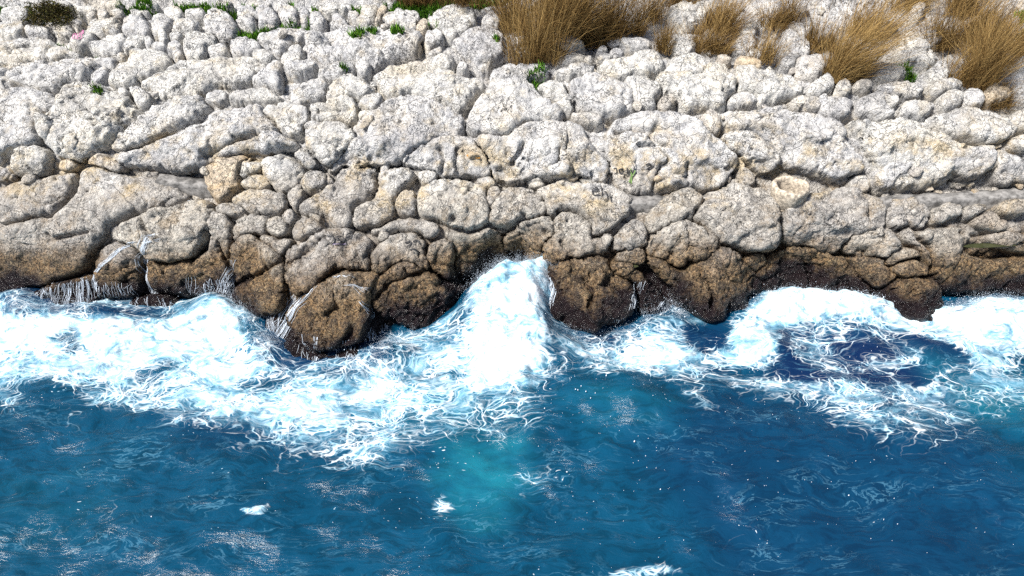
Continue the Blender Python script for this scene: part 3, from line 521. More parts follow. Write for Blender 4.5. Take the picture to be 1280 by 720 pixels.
 ('c16', 'boulder', 'long brown and grey boulder with a lengthwise crack and black scrawl', {'H': 0.4, 'rough': 1.5, 'zone': 's'}, [(-2.825, 3.878), (-2.803, 3.951), (-2.671, 4.029), (-2.538, 4.094), (-2.387, 4.161), (-2.271, 4.195), (-2.113, 4.211), (-1.951, 4.177), (-1.828, 4.145), (-1.763, 4.059), (-1.72, 3.977), (-1.754, 3.926), (-1.747, 3.825), (-1.838, 3.826), (-1.974, 3.821), (-2.112, 3.835), (-2.243, 3.797), (-2.336, 3.756), (-2.407, 3.685), (-2.52, 3.623), (-2.657, 3.583), (-2.723, 3.633), (-2.778, 3.747)]),
 ('c17', 'boulder', 'wet brown boulder farthest out in the surf, with thin white rivulets', {'H': 0.4, 'brow': 0.35, 'rough': 1.5, 'zone': 's'}, [(-2.146, 3.796), (-2.032, 3.821), (-1.857, 3.826), (-1.727, 3.797), (-1.652, 3.734), (-1.65, 3.672), (-1.697, 3.576), (-1.744, 3.501), (-1.723, 3.377), (-1.753, 3.283), (-1.816, 3.173), (-2.005, 3.127), (-2.195, 3.115), (-2.411, 3.095), (-2.572, 3.158), (-2.696, 3.304), (-2.742, 3.404), (-2.668, 3.499), (-2.52, 3.623), (-2.389, 3.7), (-2.277, 3.759)]),
 ('c17b', 'rock_slab', None, {'brow': 0.2}, [(-2.828, 2.872), (-2.779, 3.098), (-2.675, 3.275), (-2.531, 3.147), (-2.29, 3.1), (-2.006, 3.108), (-1.816, 3.173), (-1.71, 2.903), (-1.663, 2.676), (-1.916, 2.871), (-2.296, 2.886)]),
 ('c18', 'boulder', 'pale-topped lobe of rock above the big rounded brown shore boulder', {'H': 0.38, 'rough': 1.5, 'zone': 's'}, [(-1.744, 3.909), (-1.683, 3.985), (-1.591, 4.031), (-1.506, 4.067), (-1.349, 4.098), (-1.18, 4.102), (-1.079, 3.993), (-1.119, 3.864), (-1.04, 3.744), (-1.079, 3.673), (-1.276, 3.775), (-1.491, 3.758), (-1.616, 3.719), (-1.709, 3.784)]),
 ('c19', 'boulder', 'big rounded brown boulder left of the white surge', {'H': 0.42, 'brow': 0.35, 'rough': 1.5, 'zone': 's'}, [(-1.702, 3.681), (-1.616, 3.711), (-1.491, 3.749), (-1.276, 3.775), (-1.059, 3.661), (-0.885, 3.489), (-0.735, 3.323), (-0.594, 3.172), (-0.506, 2.97), (-0.547, 2.834), (-0.673, 2.875), (-0.824, 2.958), (-1.008, 2.932), (-1.204, 2.953), (-1.396, 3.054), (-1.557, 3.197), (-1.674, 3.397), (-1.73, 3.564)]),
 ('c20', 'rock_slab', None, {}, [(-1.059, 3.973), (-0.951, 4.003), (-0.822, 4.009), (-0.745, 3.922), (-0.709, 3.743), (-0.75, 3.585), (-0.697, 3.375), (-0.847, 3.454), (-1.0, 3.625), (-1.079, 3.729), (-1.099, 3.863)]),
 ('c21', 'rock_slab', None, {}, [(-1.8, 4.159), (-1.756, 4.213), (-1.64, 4.229), (-1.505, 4.275), (-1.326, 4.311), (-1.105, 4.299), (-0.954, 4.245), (-0.882, 4.159), (-0.921, 4.059), (-1.059, 4.011), (-1.16, 4.092), (-1.339, 4.117), (-1.459, 4.139), (-1.555, 4.093), (-1.691, 4.113)]),
 ('c21b', 'stone', 'small stone propped at the left end of a low rock above the brown boulder', {'H': 0.5, 'zone': 's'}, [(-1.688, 4.063), (-1.654, 4.142), (-1.578, 4.16), (-1.517, 4.106), (-1.534, 4.037), (-1.61, 4.026)]),
 ('d1', 'rock_slab', None, {}, [(-2.705, 4.401), (-2.689, 4.507), (-2.576, 4.574), (-2.444, 4.666), (-2.33, 4.779), (-2.268, 4.904), (-2.184, 4.965), (-2.04, 4.985), (-1.837, 4.965), (-1.736, 4.945), (-1.739, 4.843), (-1.714, 4.711), (-1.787, 4.597), (-1.903, 4.53), (-1.955, 4.444), (-2.011, 4.403), (-2.003, 4.311), (-2.034, 4.21), (-2.153, 4.211), (-2.278, 4.261), (-2.365, 4.329), (-2.49, 4.364), (-2.629, 4.345)]),
 ('d2', 'rock_slab', None, {}, [(-2.011, 4.403), (-1.937, 4.465), (-1.785, 4.574), (-1.702, 4.689), (-1.728, 4.864), (-1.715, 4.955), (-1.53, 4.985), (-1.366, 5.005), (-1.246, 4.945), (-1.227, 4.843), (-1.327, 4.734), (-1.423, 4.619), (-1.498, 4.527), (-1.459, 4.393), (-1.475, 4.293), (-1.602, 4.244), (-1.756, 4.213), (-1.894, 4.21), (-2.015, 4.227), (-2.025, 4.329)]),
 ('d3', 'boulder', 'narrow rounded boulder at the left side of the squarish grey block', {'H': 0.4, 'zone': 'm'}, [(-1.498, 4.527), (-1.443, 4.619), (-1.325, 4.689), (-1.222, 4.666), (-1.201, 4.458), (-1.226, 4.33), (-1.345, 4.302), (-1.447, 4.332)]),
 ('d4', 'stone', 'small white stone resting above the squarish grey block', {'H': 0.5, 'zone': 'm'}, [(-1.227, 4.884), (-1.164, 4.945), (-1.021, 4.945), (-0.94, 4.904), (-0.961, 4.843), (-1.042, 4.756), (-1.164, 4.745)]),
 ('d5', 'boulder', 'squarish grey block with a dark hole low on its front', {'H': 0.34, 'brow': 0.35, 'zone': 'm'}, [(-1.194, 4.734), (-1.083, 4.779), (-0.972, 4.822), (-0.818, 4.843), (-0.614, 4.843), (-0.45, 4.779), (-0.347, 4.711), (-0.335, 4.57), (-0.293, 4.445), (-0.283, 4.292), (-0.344, 4.131), (-0.485, 4.072), (-0.644, 4.091), (-0.803, 4.174), (-0.884, 4.242), (-1.004, 4.287), (-1.165, 4.309), (-1.193, 4.504)]),
 ('d6', 'stone', 'small jagged stone on the right top corner of the squarish block', {'H': 0.55, 'zone': 'm'}, [(-0.429, 4.779), (-0.389, 4.853), (-0.286, 4.874), (-0.205, 4.8), (-0.204, 4.734), (-0.326, 4.7)]),
 ('d7', 'rock_slab', None, {}, [(-0.336, 4.642), (-0.286, 4.723), (-0.184, 4.734), (-0.122, 4.689), (-0.182, 4.545), (-0.283, 4.42), (-0.324, 4.521)]),
 ('d8', 'boulder', 'domed tan boulder between the squarish block and the lettered boulder', {'H': 0.42, 'zone': 'm'}, [(-0.283, 4.318), (-0.243, 4.496), (-0.163, 4.642), (-0.061, 4.734), (0.102, 4.756), (0.224, 4.711), (0.346, 4.619), (0.415, 4.5), (0.423, 4.335), (0.302, 4.302), (0.152, 4.237), (0.02, 4.114), (-0.142, 4.088), (-0.263, 4.182)]),
 ('d9', 'stone', 'small pyramid-shaped stone behind the domed tan boulder', {'H': 0.6, 'zone': 'm'}, [(0.164, 4.779), (0.245, 4.843), (0.327, 4.884), (0.409, 4.822), (0.439, 4.756), (0.347, 4.711), (0.245, 4.711)]),
 ('d10', 'boulder', 'grey boulder with black handwritten letters on its top', {'H': 0.34, 'zone': 'm'}, [(0.275, 4.677), (0.408, 4.711), (0.562, 4.8), (0.695, 4.853), (0.798, 4.853), (0.879, 4.779), (1.073, 4.779), (1.276, 4.745), (1.406, 4.677), (1.514, 4.607), (1.517, 4.503), (1.469, 4.368), (1.385, 4.245), (1.282, 4.167), (1.119, 4.094), (1.018, 4.06), (0.98, 4.135), (1.023, 4.252), (0.904, 4.33), (0.765, 4.39), (0.604, 4.389), (0.523, 4.299), (0.443, 4.314), (0.435, 4.476), (0.366, 4.595)]),
 ('d11', 'boulder', 'brown boulder with a pale top right above the white surge', {'H': 0.36, 'brow': 0.4, 'rough': 1.5, 'zone': 's'}, [(0.02, 3.933), (0.101, 4.111), (0.242, 4.246), (0.403, 4.287), (0.523, 4.256), (0.542, 4.13), (0.483, 3.98), (0.406, 3.863), (0.37, 3.633), (0.332, 3.493), (0.16, 3.338), (0.0, 3.362), (-0.105, 3.53), (-0.083, 3.819)]),
 ('d12', 'rock_slab', None, {'rough': 1.6}, [(0.503, 4.232), (0.563, 4.345), (0.665, 4.389), (0.805, 4.37), (0.944, 4.291), (1.021, 4.193), (0.998, 4.06), (1.119, 4.075), (1.24, 4.109), (1.28, 4.011), (1.199, 3.921), (1.077, 3.874), (0.947, 3.838), (0.8, 3.781), (0.652, 3.72), (0.506, 3.651), (0.371, 3.576), (0.387, 3.821), (0.483, 3.98)]),
 ('d13', 'rock_slab', None, {'lift': -0.05}, [(-0.882, 4.097), (-0.803, 4.153), (-0.644, 4.079), (-0.486, 4.016), (-0.344, 4.072), (-0.203, 4.058), (-0.082, 3.901), (-0.063, 3.523), (-0.0, 3.298), (-0.086, 3.2), (-0.161, 3.116), (-0.268, 3.044), (-0.424, 3.078), (-0.525, 3.134), (-0.669, 3.323), (-0.732, 3.502), (-0.728, 3.731), (-0.784, 3.935)]),
 ('e1', 'boulder', 'broad wet brown boulder just right of the white surge', {'H': 0.4, 'brow': 0.4, 'rough': 1.5, 'zone': 's'}, [(0.336, 3.211), (0.412, 3.429), (0.563, 3.67), (0.721, 3.741), (0.898, 3.813), (1.047, 3.849), (1.168, 3.775), (1.218, 3.62), (1.403, 3.516), (1.561, 3.418), (1.596, 3.278), (1.59, 3.135), (1.476, 3.037), (1.31, 2.993), (1.154, 2.988), (0.952, 2.927), (0.757, 2.902), (0.609, 2.914), (0.475, 2.866), (0.378, 2.85), (0.317, 2.964)]),
 ('e2', 'rock_slab', None, {}, [(1.218, 3.732), (1.351, 3.795), (1.504, 3.74), (1.587, 3.649), (1.693, 3.513), (1.822, 3.371), (1.954, 3.204), (2.0, 3.093), (1.897, 3.025), (1.75, 3.006), (1.602, 3.05), (1.618, 3.252), (1.55, 3.431), (1.403, 3.526), (1.249, 3.616)]),
 ('e3', 'rock_slab', None, {}, [(1.279, 3.764), (1.32, 3.836), (1.442, 3.904), (1.584, 3.904), (1.687, 3.825), (1.689, 3.721), (1.608, 3.657), (1.443, 3.707)]),
 ('e4', 'boulder', 'tan boulder below the lettered one, left of the craggy pair', {'H': 0.36, 'zone': 's'}, [(1.28, 3.877), (1.259, 3.993), (1.32, 4.086), (1.444, 4.203), (1.527, 4.284), (1.627, 4.262), (1.685, 4.156), (1.714, 4.03), (1.685, 3.908), (1.564, 3.895), (1.422, 3.866)]),
 ('e6', 'boulder', 'tan boulder with an oblique right edge, next to the short stretch of concrete', {'H': 0.36, 'zone': 'm'}, [(1.73, 4.324), (1.819, 4.479), (1.968, 4.572), (2.098, 4.666), (2.204, 4.723), (2.344, 4.689), (2.462, 4.642), (2.44, 4.526), (2.316, 4.389), (2.231, 4.282), (2.11, 4.237), (1.989, 4.214), (1.886, 4.152), (1.754, 4.071), (1.706, 4.177)]),
 ('e7', 'boulder', 'large grey boulder with an olive-brown underside, left of the stone ring', {'H': 0.34, 'brow': 0.55, 'zone': 'm'}, [(2.231, 4.282), (2.326, 4.389), (2.45, 4.526), (2.482, 4.642), (2.609, 4.689), (2.738, 4.756), (2.843, 4.822), (2.944, 4.779), (3.113, 4.734), (3.241, 4.689), (3.327, 4.571), (3.383, 4.449), (3.397, 4.28), (3.412, 4.1), (3.415, 3.867), (3.331, 3.71), (3.161, 3.709), (2.987, 3.782), (2.818, 3.885), (2.657, 3.941), (2.551, 4.043), (2.446, 4.183), (2.369, 4.243)]),
 ('e8', 'boulder', 'craggy grey-brown boulder, upper of the craggy pair by the surf', {'H': 0.4, 'rough': 1.4, 'zone': 's'}, [(1.724, 4.03), (1.804, 4.09), (1.968, 4.172), (2.11, 4.237), (2.269, 4.24), (2.407, 4.182), (2.501, 4.084), (2.604, 3.978), (2.658, 3.91), (2.627, 3.854), (2.502, 3.831), (2.425, 3.784), (2.31, 3.729), (2.214, 3.675), (2.119, 3.617), (1.998, 3.675), (1.872, 3.749), (1.728, 3.802), (1.685, 3.908)]),
 ('e9', 'boulder', 'craggy brown boulder jutting into the surf, lower of the craggy pair', {'H': 0.4, 'brow': 0.4, 'rough': 1.3, 'zone': 's'}, [(1.688, 3.763), (1.79, 3.756), (1.914, 3.703), (2.041, 3.605), (2.139, 3.599), (2.271, 3.704), (2.406, 3.762), (2.542, 3.868), (2.69, 3.885), (2.823, 3.796), (3.014, 3.603), (3.158, 3.393), (3.268, 3.195), (3.291, 3.054), (3.195, 2.971), (3.023, 2.943), (2.817, 2.952), (2.639, 2.95), (2.484, 2.973), (2.37, 3.005), (2.254, 3.078), (2.137, 3.151), (2.058, 3.215), (1.946, 3.397), (1.815, 3.563), (1.71, 3.657)]),
 ('e10', 'stone', 'small grey stone wedged right of the jutting craggy boulder', {'zone': 's'}, [(2.946, 3.602), (3.028, 3.697), (3.158, 3.737), (3.261, 3.648), (3.299, 3.49), (3.232, 3.385), (3.132, 3.405)]),
 ('e11', 'boulder', 'long low dark brown rock behind the right-hand foam', {'H': 0.3, 'brow': 0.3, 'rough': 1.5, 'zone': 's'}, [(3.139, 3.352), (3.249, 3.43), (3.32, 3.567), (3.467, 3.66), (3.624, 3.706), (3.805, 3.704), (3.963, 3.716), (4.129, 3.577), (4.233, 3.556), (4.355, 3.452), (4.457, 3.361), (4.541, 3.282), (4.635, 3.221), (4.585, 3.075), (4.485, 2.977), (4.312, 2.889), (4.109, 2.934), (3.906, 2.978), (3.652, 2.955), (3.434, 2.969), (3.3, 3.114)]),
 ('e12', 'boulder', 'large flat grey boulder right below the stone ring, olive-brown beneath', {'H': 0.34, 'brow': 0.6, 'zone': 'm'}, [(3.397, 4.376), (3.494, 4.522), (3.634, 4.583), (3.862, 4.619), (4.077, 4.689), (4.284, 4.711), (4.476, 4.642), (4.671, 4.595), (4.754, 4.502), (4.718, 4.321), (4.708, 4.149), (4.586, 4.065), (4.442, 4.025), (4.339, 3.946), (4.242, 3.825), (4.186, 3.702), (4.099, 3.634), (3.91, 3.68), (3.7, 3.728), (3.541, 3.716), (3.421, 3.896), (3.418, 4.204)]),
 ('e13', 'boulder', 'rounded tan-grey boulder under the left end of the long concrete strip', {'H': 0.42, 'zone': 'm'}, [(4.708, 4.321), (4.765, 4.455), (4.862, 4.537), (5.019, 4.561), (5.163, 4.526), (5.244, 4.433), (5.271, 4.345), (5.237, 4.2), (5.113, 4.172), (4.997, 4.2), (4.895, 4.155), (4.738, 4.171)]),
 ('e14', 'boulder', 'grey boulder, second from the left below the long concrete strip', {'H': 0.42, 'zone': 'm'}, [(5.265, 4.283), (5.3, 4.41), (5.406, 4.478), (5.566, 4.513), (5.679, 4.477), (5.692, 4.384), (5.675, 4.295), (5.53, 4.254), (5.382, 4.205), (5.268, 4.199)]),
 ('e15', 'stone', 'small grey stone, third from the left below the long concrete strip', {'H': 0.45, 'zone': 'm'}, [(5.71, 4.361), (5.775, 4.453), (5.884, 4.488), (5.977, 4.452), (6.005, 4.381), (5.899, 4.314), (5.755, 4.271)]),
 ('e16', 'boulder', 'cream boulder at the right edge just below the concrete strip', {'H': 0.42, 'tint': 0.25, 'zone': 'm'}, [(6.026, 4.381), (6.145, 4.475), (6.263, 4.547), (6.394, 4.583), (6.547, 4.547), (6.507, 4.31), (6.324, 4.287), (6.164, 4.334)]),
 ('e17', 'boulder', 'tan lumpy boulder on the upper side of the greenish rock pool', {'H': 0.42, 'tint': 0.4, 'zone': 'm'}, [(5.825, 4.225), (5.879, 4.315), (6.005, 4.381), (6.083, 4.335), (6.162, 4.241), (6.283, 4.169), (6.266, 4.083), (6.11, 4.025), (6.001, 4.055), (5.894, 4.131)]),
 ('e18', 'boulder', 'oval tan boulder on the right side of the greenish rock pool', {'H': 0.42, 'tint': 0.25, 'zone': 's'}, [(5.987, 3.957), (6.047, 4.028), (6.206, 4.072), (6.369, 4.069), (6.502, 4.015), (6.529, 3.908), (6.403, 3.831), (6.276, 3.755), (6.136, 3.816)]),
 ('e18b', 'rock_slab', None, {}, [(6.276, 3.755), (6.361, 3.832), (6.494, 3.882), (6.649, 3.848), (6.698, 3.676), (6.44, 3.691)]),
 ('e19', 'boulder', 'craggy pale-topped boulder left of the two stacked rocks', {'H': 0.42, 'rough': 1.5, 'zone': 's'}, [(4.206, 3.703), (4.242, 3.825), (4.32, 3.945), (4.406, 4.018), (4.53, 4.067), (4.659, 4.121), (4.774, 4.065), (4.874, 3.986), (4.917, 3.906), (4.844, 3.837), (4.732, 3.805), (4.718, 3.738), (4.615, 3.766), (4.496, 3.656), (4.417, 3.635), (4.301, 3.621)]),
 ('e20', 'rock_slab', None, {}, [(4.306, 3.592), (4.432, 3.644), (4.57, 3.721), (4.718, 3.738), (4.744, 3.632), (4.822, 3.579), (4.884, 3.504), (4.835, 3.432), (4.789, 3.337), (4.704, 3.274), (4.633, 3.242), (4.539, 3.304), (4.44, 3.373)]),
 ('e21', 'boulder', 'upper of two small stacked rocks above the brown rounded one', {'H': 0.5, 'zone': 's'}, [(4.721, 3.694), (4.751, 3.807), (4.861, 3.881), (4.993, 3.912), (5.109, 3.88), (5.158, 3.825), (5.112, 3.771), (4.982, 3.737), (4.871, 3.692), (4.764, 3.613)]),
 ('e22', 'boulder', 'lower of two small stacked rocks above the brown rounded one', {'H': 0.5, 'zone': 's'}, [(4.786, 3.573), (4.817, 3.664), (4.926, 3.72), (5.074, 3.767), (5.171, 3.744), (5.22, 3.655), (5.224, 3.573), (5.119, 3.533), (4.994, 3.502), (4.884, 3.504)]),
 ('e23', 'rock_slab', None, {'rough': 1.6}, [(4.874, 4.133), (4.976, 4.178), (5.051, 4.139), (5.066, 4.037), (5.165, 3.962), (5.257, 3.851), (5.309, 3.719), (5.295, 3.576), (5.222, 3.614), (5.17, 3.784), (5.09, 3.879), (4.954, 3.929), (4.893, 4.008)]),
 ('e25', 'rock_slab', None, {'brow': 0.4}, [(5.049, 4.118), (5.172, 4.162), (5.338, 4.175), (5.527, 4.21), (5.67, 4.183), (5.812, 4.11), (5.87, 3.965), (5.758, 3.876), (5.726, 3.807), (5.89, 3.74), (6.136, 3.629), (6.303, 3.644), (6.555, 3.657), (6.734, 3.62), (6.865, 3.046), (6.704, 2.962), (6.478, 3.021), (6.251, 3.08), (6.022, 3.071), (5.781, 3.096), (5.584, 3.14), (5.421, 3.369), (5.327, 3.505), (5.312, 3.677), (5.256, 3.872), (5.145, 3.982), (5.066, 4.037)]),
 ('e24', 'boulder', 'rounded dark brown boulder standing out into the right-hand foam', {'H': 0.45, 'brow': 0.3, 'rough': 1.5, 'zone': 's'}, [(4.715, 3.129), (4.741, 3.262), (4.803, 3.383), (4.887, 3.463), (5.029, 3.519), (5.136, 3.556), (5.279, 3.497), (5.394, 3.378), (5.467, 3.224), (5.511, 3.082), (5.562, 2.96), (5.471, 2.921), (5.288, 2.925), (5.157, 2.972), (5.084, 3.007), (4.958, 2.999), (4.87, 2.958), (4.776, 3.019)]),
 ('f1', 'boulder', 'smooth round grey boulder resting on the slab by the left edge', {'H': 0.6, 'rough': 0.4, 'zone': 'm'}, [(-6.384, 5.085), (-6.343, 5.185), (-6.235, 5.266), (-6.114, 5.308), (-6.011, 5.266), (-5.935, 5.205), (-5.904, 5.105), (-5.919, 4.965), (-5.97, 4.884), (-6.116, 4.853), (-6.26, 4.833), (-6.36, 4.864), (-6.399, 4.965)]),
 ('f2', 'stone', 'low dark grey stone at the left edge beside the smooth round boulder', {'H': 0.4, 'zone': 'm'}, [(-6.596, 4.945), (-6.449, 4.975), (-6.374, 4.924), (-6.341, 4.843), (-6.421, 4.79), (-6.603, 4.779)]),
 ('f3', 'stone', 'small cream stone a little right of the smooth round boulder', {'H': 0.5, 'tint': 0.25, 'zone': 'm'}, [(-5.809, 4.945), (-5.768, 5.035), (-5.683, 5.075), (-5.583, 5.055), (-5.529, 4.985), (-5.597, 4.924), (-5.72, 4.924)]),
 ('f4', 'stone', 'flat ochre-tipped stone in the gap above the big left slab', {'H': 0.45, 'tint': 0.35, 'zone': 'm'}, [(-5.446, 5.005), (-5.417, 5.085), (-5.331, 5.135), (-5.267, 5.175), (-5.188, 5.145), (-5.152, 5.085), (-5.054, 5.045), (-4.978, 4.985), (-4.984, 4.924), (-5.107, 4.924), (-5.225, 4.965), (-5.325, 4.985)]),
 ('f5', 'rock_slab', None, {'H': 0.2}, [(-6.64, 4.756), (-6.378, 4.779), (-6.188, 4.843), (-5.979, 4.894), (-5.771, 4.924), (-5.597, 4.924), (-5.574, 4.843), (-5.598, 4.756), (-5.616, 4.642), (-5.685, 4.501), (-5.742, 4.384), (-5.836, 4.306), (-6.018, 4.305), (-6.138, 4.27), (-6.289, 4.198), (-6.546, 4.132)]),
 ('f6', 'rock_slab', None, {'H': 0.16, 'brow': 0.3, 'rough': 0.55}, [(-5.561, 4.884), (-5.511, 4.965), (-5.385, 4.995), (-5.253, 4.995), (-5.146, 4.945), (-5.025, 4.924), (-4.854, 4.904), (-4.649, 4.904), (-4.499, 4.874), (-4.346, 4.8), (-4.199, 4.689), (-4.082, 4.595), (-4.171, 4.525), (-4.305, 4.478), (-4.478, 4.431), (-4.633, 4.385), (-4.782, 4.363), (-4.877, 4.276), (-5.005, 4.21), (-5.061, 4.099), (-5.087, 3.988), (-5.217, 3.908), (-5.293, 3.78), (-5.372, 3.639), (-5.434, 3.497), (-5.56, 3.432), (-5.73, 3.366), (-5.934, 3.286), (-6.143, 3.188), (-6.391, 3.101), (-6.576, 3.048), (-6.828, 3.003), (-6.567, 4.106), (-6.289, 4.186), (-6.138, 4.258), (-6.018, 4.294), (-5.836, 4.295), (-5.722, 4.384), (-5.644, 4.501), (-5.595, 4.642), (-5.571, 4.779)]),
 ('f7', 'boulder', 'rounded brown rock with patches of white foam, right of the big left slab', {'H': 0.26, 'brow': 0.5, 'zone': 's'}, [(-5.041, 4.077), (-4.972, 4.166), (-4.846, 4.254), (-4.708, 4.32), (-4.532, 4.386), (-4.378, 4.431), (-4.224, 4.478), (-4.074, 4.548), (-3.956, 4.572), (-3.823, 4.501), (-3.767, 4.384), (-3.801, 4.229), (-3.838, 4.072), (-3.912, 3.89), (-4.004, 3.754), (-4.091, 3.676), (-4.251, 3.659), (-4.449, 3.666), (-4.589, 3.679), (-4.667, 3.722), (-4.718, 3.834), (-4.813, 3.901), (-4.93, 3.944), (-5.049, 3.966)]),
 ('f8', 'rock_slab', None, {}, [(-5.275, 3.758), (-5.198, 3.897), (-5.069, 3.965), (-4.931, 3.933), (-4.793, 3.89), (-4.699, 3.812), (-4.669, 3.7), (-4.698, 3.609), (-4.722, 3.405), (-4.719, 3.25), (-4.81, 3.162), (-5.023, 3.114), (-5.232, 3.108), (-5.351, 3.186), (-5.389, 3.384), (-5.363, 3.547)]),
 ('f9', 'rock_slab', None, {'lift': -0.03}, [(-4.673, 3.655), (-4.591, 3.656), (-4.451, 3.644), (-4.253, 3.636), (-4.073, 3.652), (-3.986, 3.73), (-3.872, 3.889), (-3.799, 4.05), (-3.737, 4.052), (-3.664, 3.922), (-3.614, 3.747), (-3.562, 3.575), (-3.534, 3.402), (-3.573, 3.199), (-3.737, 3.102), (-3.925, 3.114), (-4.102, 3.146), (-4.299, 3.179), (-4.495, 3.212), (-4.654, 3.274), (-4.696, 3.451)]),
 ('f10', 'wet_ledge', 'black wet ledge under a curtain of falling water at the left', {'H': 0.3, 'brow': 0.3, 'zone': 's'}, [(-6.158, 3.163), (-5.955, 3.285), (-5.731, 3.354), (-5.511, 3.412), (-5.341, 3.42), (-5.32, 3.275), (-5.295, 3.105), (-5.452, 3.013), (-5.722, 2.956), (-5.991, 2.941), (-6.177, 2.991)]),
 ('f11', 'boulder', 'low black wet dome of rock veined with running water', {'H': 0.4, 'zone': 's'}, [(-5.012, 2.969), (-4.921, 3.086), (-4.757, 3.174), (-4.598, 3.211), (-4.448, 3.188), (-4.324, 3.107), (-4.312, 2.971), (-4.464, 2.898), (-4.639, 2.876), (-4.826, 2.892)]),
 ('g1', 'boulder', 'speckled white boulder at the top beside the brown grass strip', {'H': 0.42, 'zone': 'u'}, [(-1.149, 7.612), (-1.099, 7.728), (-0.969, 7.866), (-0.786, 7.906), (-0.647, 7.906), (-0.551, 7.787), (-0.511, 7.573), (-0.516, 7.383), (-0.602, 7.271), (-0.733, 7.197), (-0.868, 7.234), (-1.008, 7.345), (-1.116, 7.458)]),
 ('g2', 'stone', 'small knobbly white stone at the left foot of the tall grass', {'H': 0.5, 'zone': 'u'}, [(-0.439, 7.421), (-0.409, 7.573), (-0.332, 7.728), (-0.228, 7.67), (-0.136, 7.612), (-0.135, 7.458), (-0.224, 7.383), (-0.382, 7.383)]),
 ('g4', 'stone', 'chunky white stone between the mossy slab and the broad white boulder', {'H': 0.45, 'zone': 'u'}, [(-1.23, 7.16), (-1.185, 7.308), (-1.053, 7.345), (-0.933, 7.197), (-0.947, 7.051), (-1.009, 6.982), (-1.069, 6.881), (-1.152, 6.815), (-1.213, 6.915)]),
 ('g4b', 'rock_slab', None, {}, [(-1.161, 6.782), (-1.036, 6.881), (-0.951, 6.915), (-0.955, 6.782), (-1.06, 6.732), (-1.147, 6.732)]),
 ('g5', 'rock_slab', None, {}, [(-0.997, 7.345), (-0.921, 7.402), (-0.808, 7.383), (-0.736, 7.271), (-0.754, 7.178), (-0.84, 7.123), (-0.931, 7.16)]),
 ('g6', 'boulder', 'broad white boulder left of the dead grey twigs and tall grass', {'H': 0.42, 'zone': 'u'}, [(-0.851, 6.881), (-0.848, 7.051), (-0.731, 7.16), (-0.558, 7.271), (-0.392, 7.364), (-0.224, 7.364), (-0.134, 7.271), (-0.088, 7.123), (-0.109, 6.915), (-0.151, 6.716), (-0.257, 6.554), (-0.363, 6.489), (-0.47, 6.521), (-0.539, 6.683), (-0.67, 6.716), (-0.781, 6.782)]),
 ('g7', 'rock_slab', None, {}, [(-1.174, 6.651), (-1.126, 6.749), (-0.999, 6.798), (-0.848, 6.815), (-0.769, 6.749), (-0.751, 6.586), (-0.811, 6.489), (-0.96, 6.489), (-1.09, 6.521)]),
 ('g7b', 'rock_slab', None, {}, [(-0.748, 6.521), (-0.709, 6.618), (-0.602, 6.618), (-0.576, 6.489), (-0.638, 6.426), (-0.724, 6.442)]),
 ('g8', 'boulder', 'large white tapering boulder directly below the tall grass clump', {'H': 0.3, 'zone': 'u'}, [(-0.566, 5.666), (-0.548, 5.788), (-0.478, 5.912), (-0.397, 6.036), (-0.315, 6.162), (-0.296, 6.331), (-0.192, 6.458), (-0.064, 6.554), (0.086, 6.602), (0.215, 6.602), (0.343, 6.554), (0.449, 6.521), (0.478, 6.394), (0.402, 6.331), (0.253, 6.3), (0.21, 6.241), (0.293, 6.137), (0.376, 6.036), (0.498, 5.887), (0.6, 5.813), (0.66, 5.715), (0.637, 5.617), (0.514, 5.617), (0.328, 5.593), (0.154, 5.545), (0.0, 5.448), (-0.102, 5.401), (-0.285, 5.401), (-0.428, 5.413), (-0.551, 5.448), (-0.594, 5.545)]),
 ('g9', 'rock_slab', None, {}, [(0.293, 6.137), (0.336, 6.214), (0.484, 6.255), (0.653, 6.27), (0.746, 6.188), (0.752, 6.061), (0.811, 5.936), (0.828, 5.813), (0.763, 5.715), (0.661, 5.739), (0.559, 5.837), (0.438, 5.986)]),
 ('g10', 'rock_slab', None, {}, [(0.757, 6.214), (0.823, 6.3), (0.955, 6.394), (1.114, 6.394), (1.324, 6.363), (1.423, 6.269), (1.554, 6.188), (1.599, 6.061), (1.599, 5.887), (1.592, 5.788), (1.464, 5.715), (1.317, 5.666), (1.154, 5.69), (1.032, 5.739), (0.868, 5.764), (0.822, 5.936), (0.773, 6.061)]),
 ('g11', 'stone', 'pale flat stone, topmost of three stacked before the tall grass', {'H': 0.5, 'lift': 0.05, 'zone': 'u'}, [(0.569, 6.948), (0.595, 7.051), (0.683, 7.069), (0.708, 7.142), (0.774, 7.123), (0.792, 7.033), (0.922, 6.999), (1.005, 6.915), (0.958, 6.848), (0.803, 6.798), (0.651, 6.798)]),
 ('g12', 'stone', 'flat white stone, middle of three stacked before the tall grass', {'H': 0.35, 'zone': 'u'}, [(0.58, 6.618), (0.617, 6.732), (0.759, 6.782), (0.912, 6.798), (0.973, 6.716), (1.061, 6.749), (1.109, 6.651), (1.074, 6.602), (0.914, 6.618), (0.73, 6.586)]),
 ('g13', 'stone', 'flat white stone, lowest of three stacked before the tall grass', {'H': 0.38, 'zone': 'u'}, [(0.551, 6.363), (0.619, 6.489), (0.771, 6.554), (0.924, 6.602), (1.028, 6.554), (1.118, 6.458), (1.083, 6.394), (0.954, 6.363), (0.803, 6.315), (0.655, 6.315)]),
 ('g14', 'rock_slab', None, {}, [(1.152, 6.815), (1.18, 6.915), (1.248, 6.948), (1.311, 6.915), (1.315, 6.815), (1.215, 6.782)]),
 ('g15', 'rock_slab', None, {}, [(1.133, 6.683), (1.17, 6.765), (1.281, 6.798), (1.375, 6.749), (1.358, 6.667), (1.228, 6.651)]),
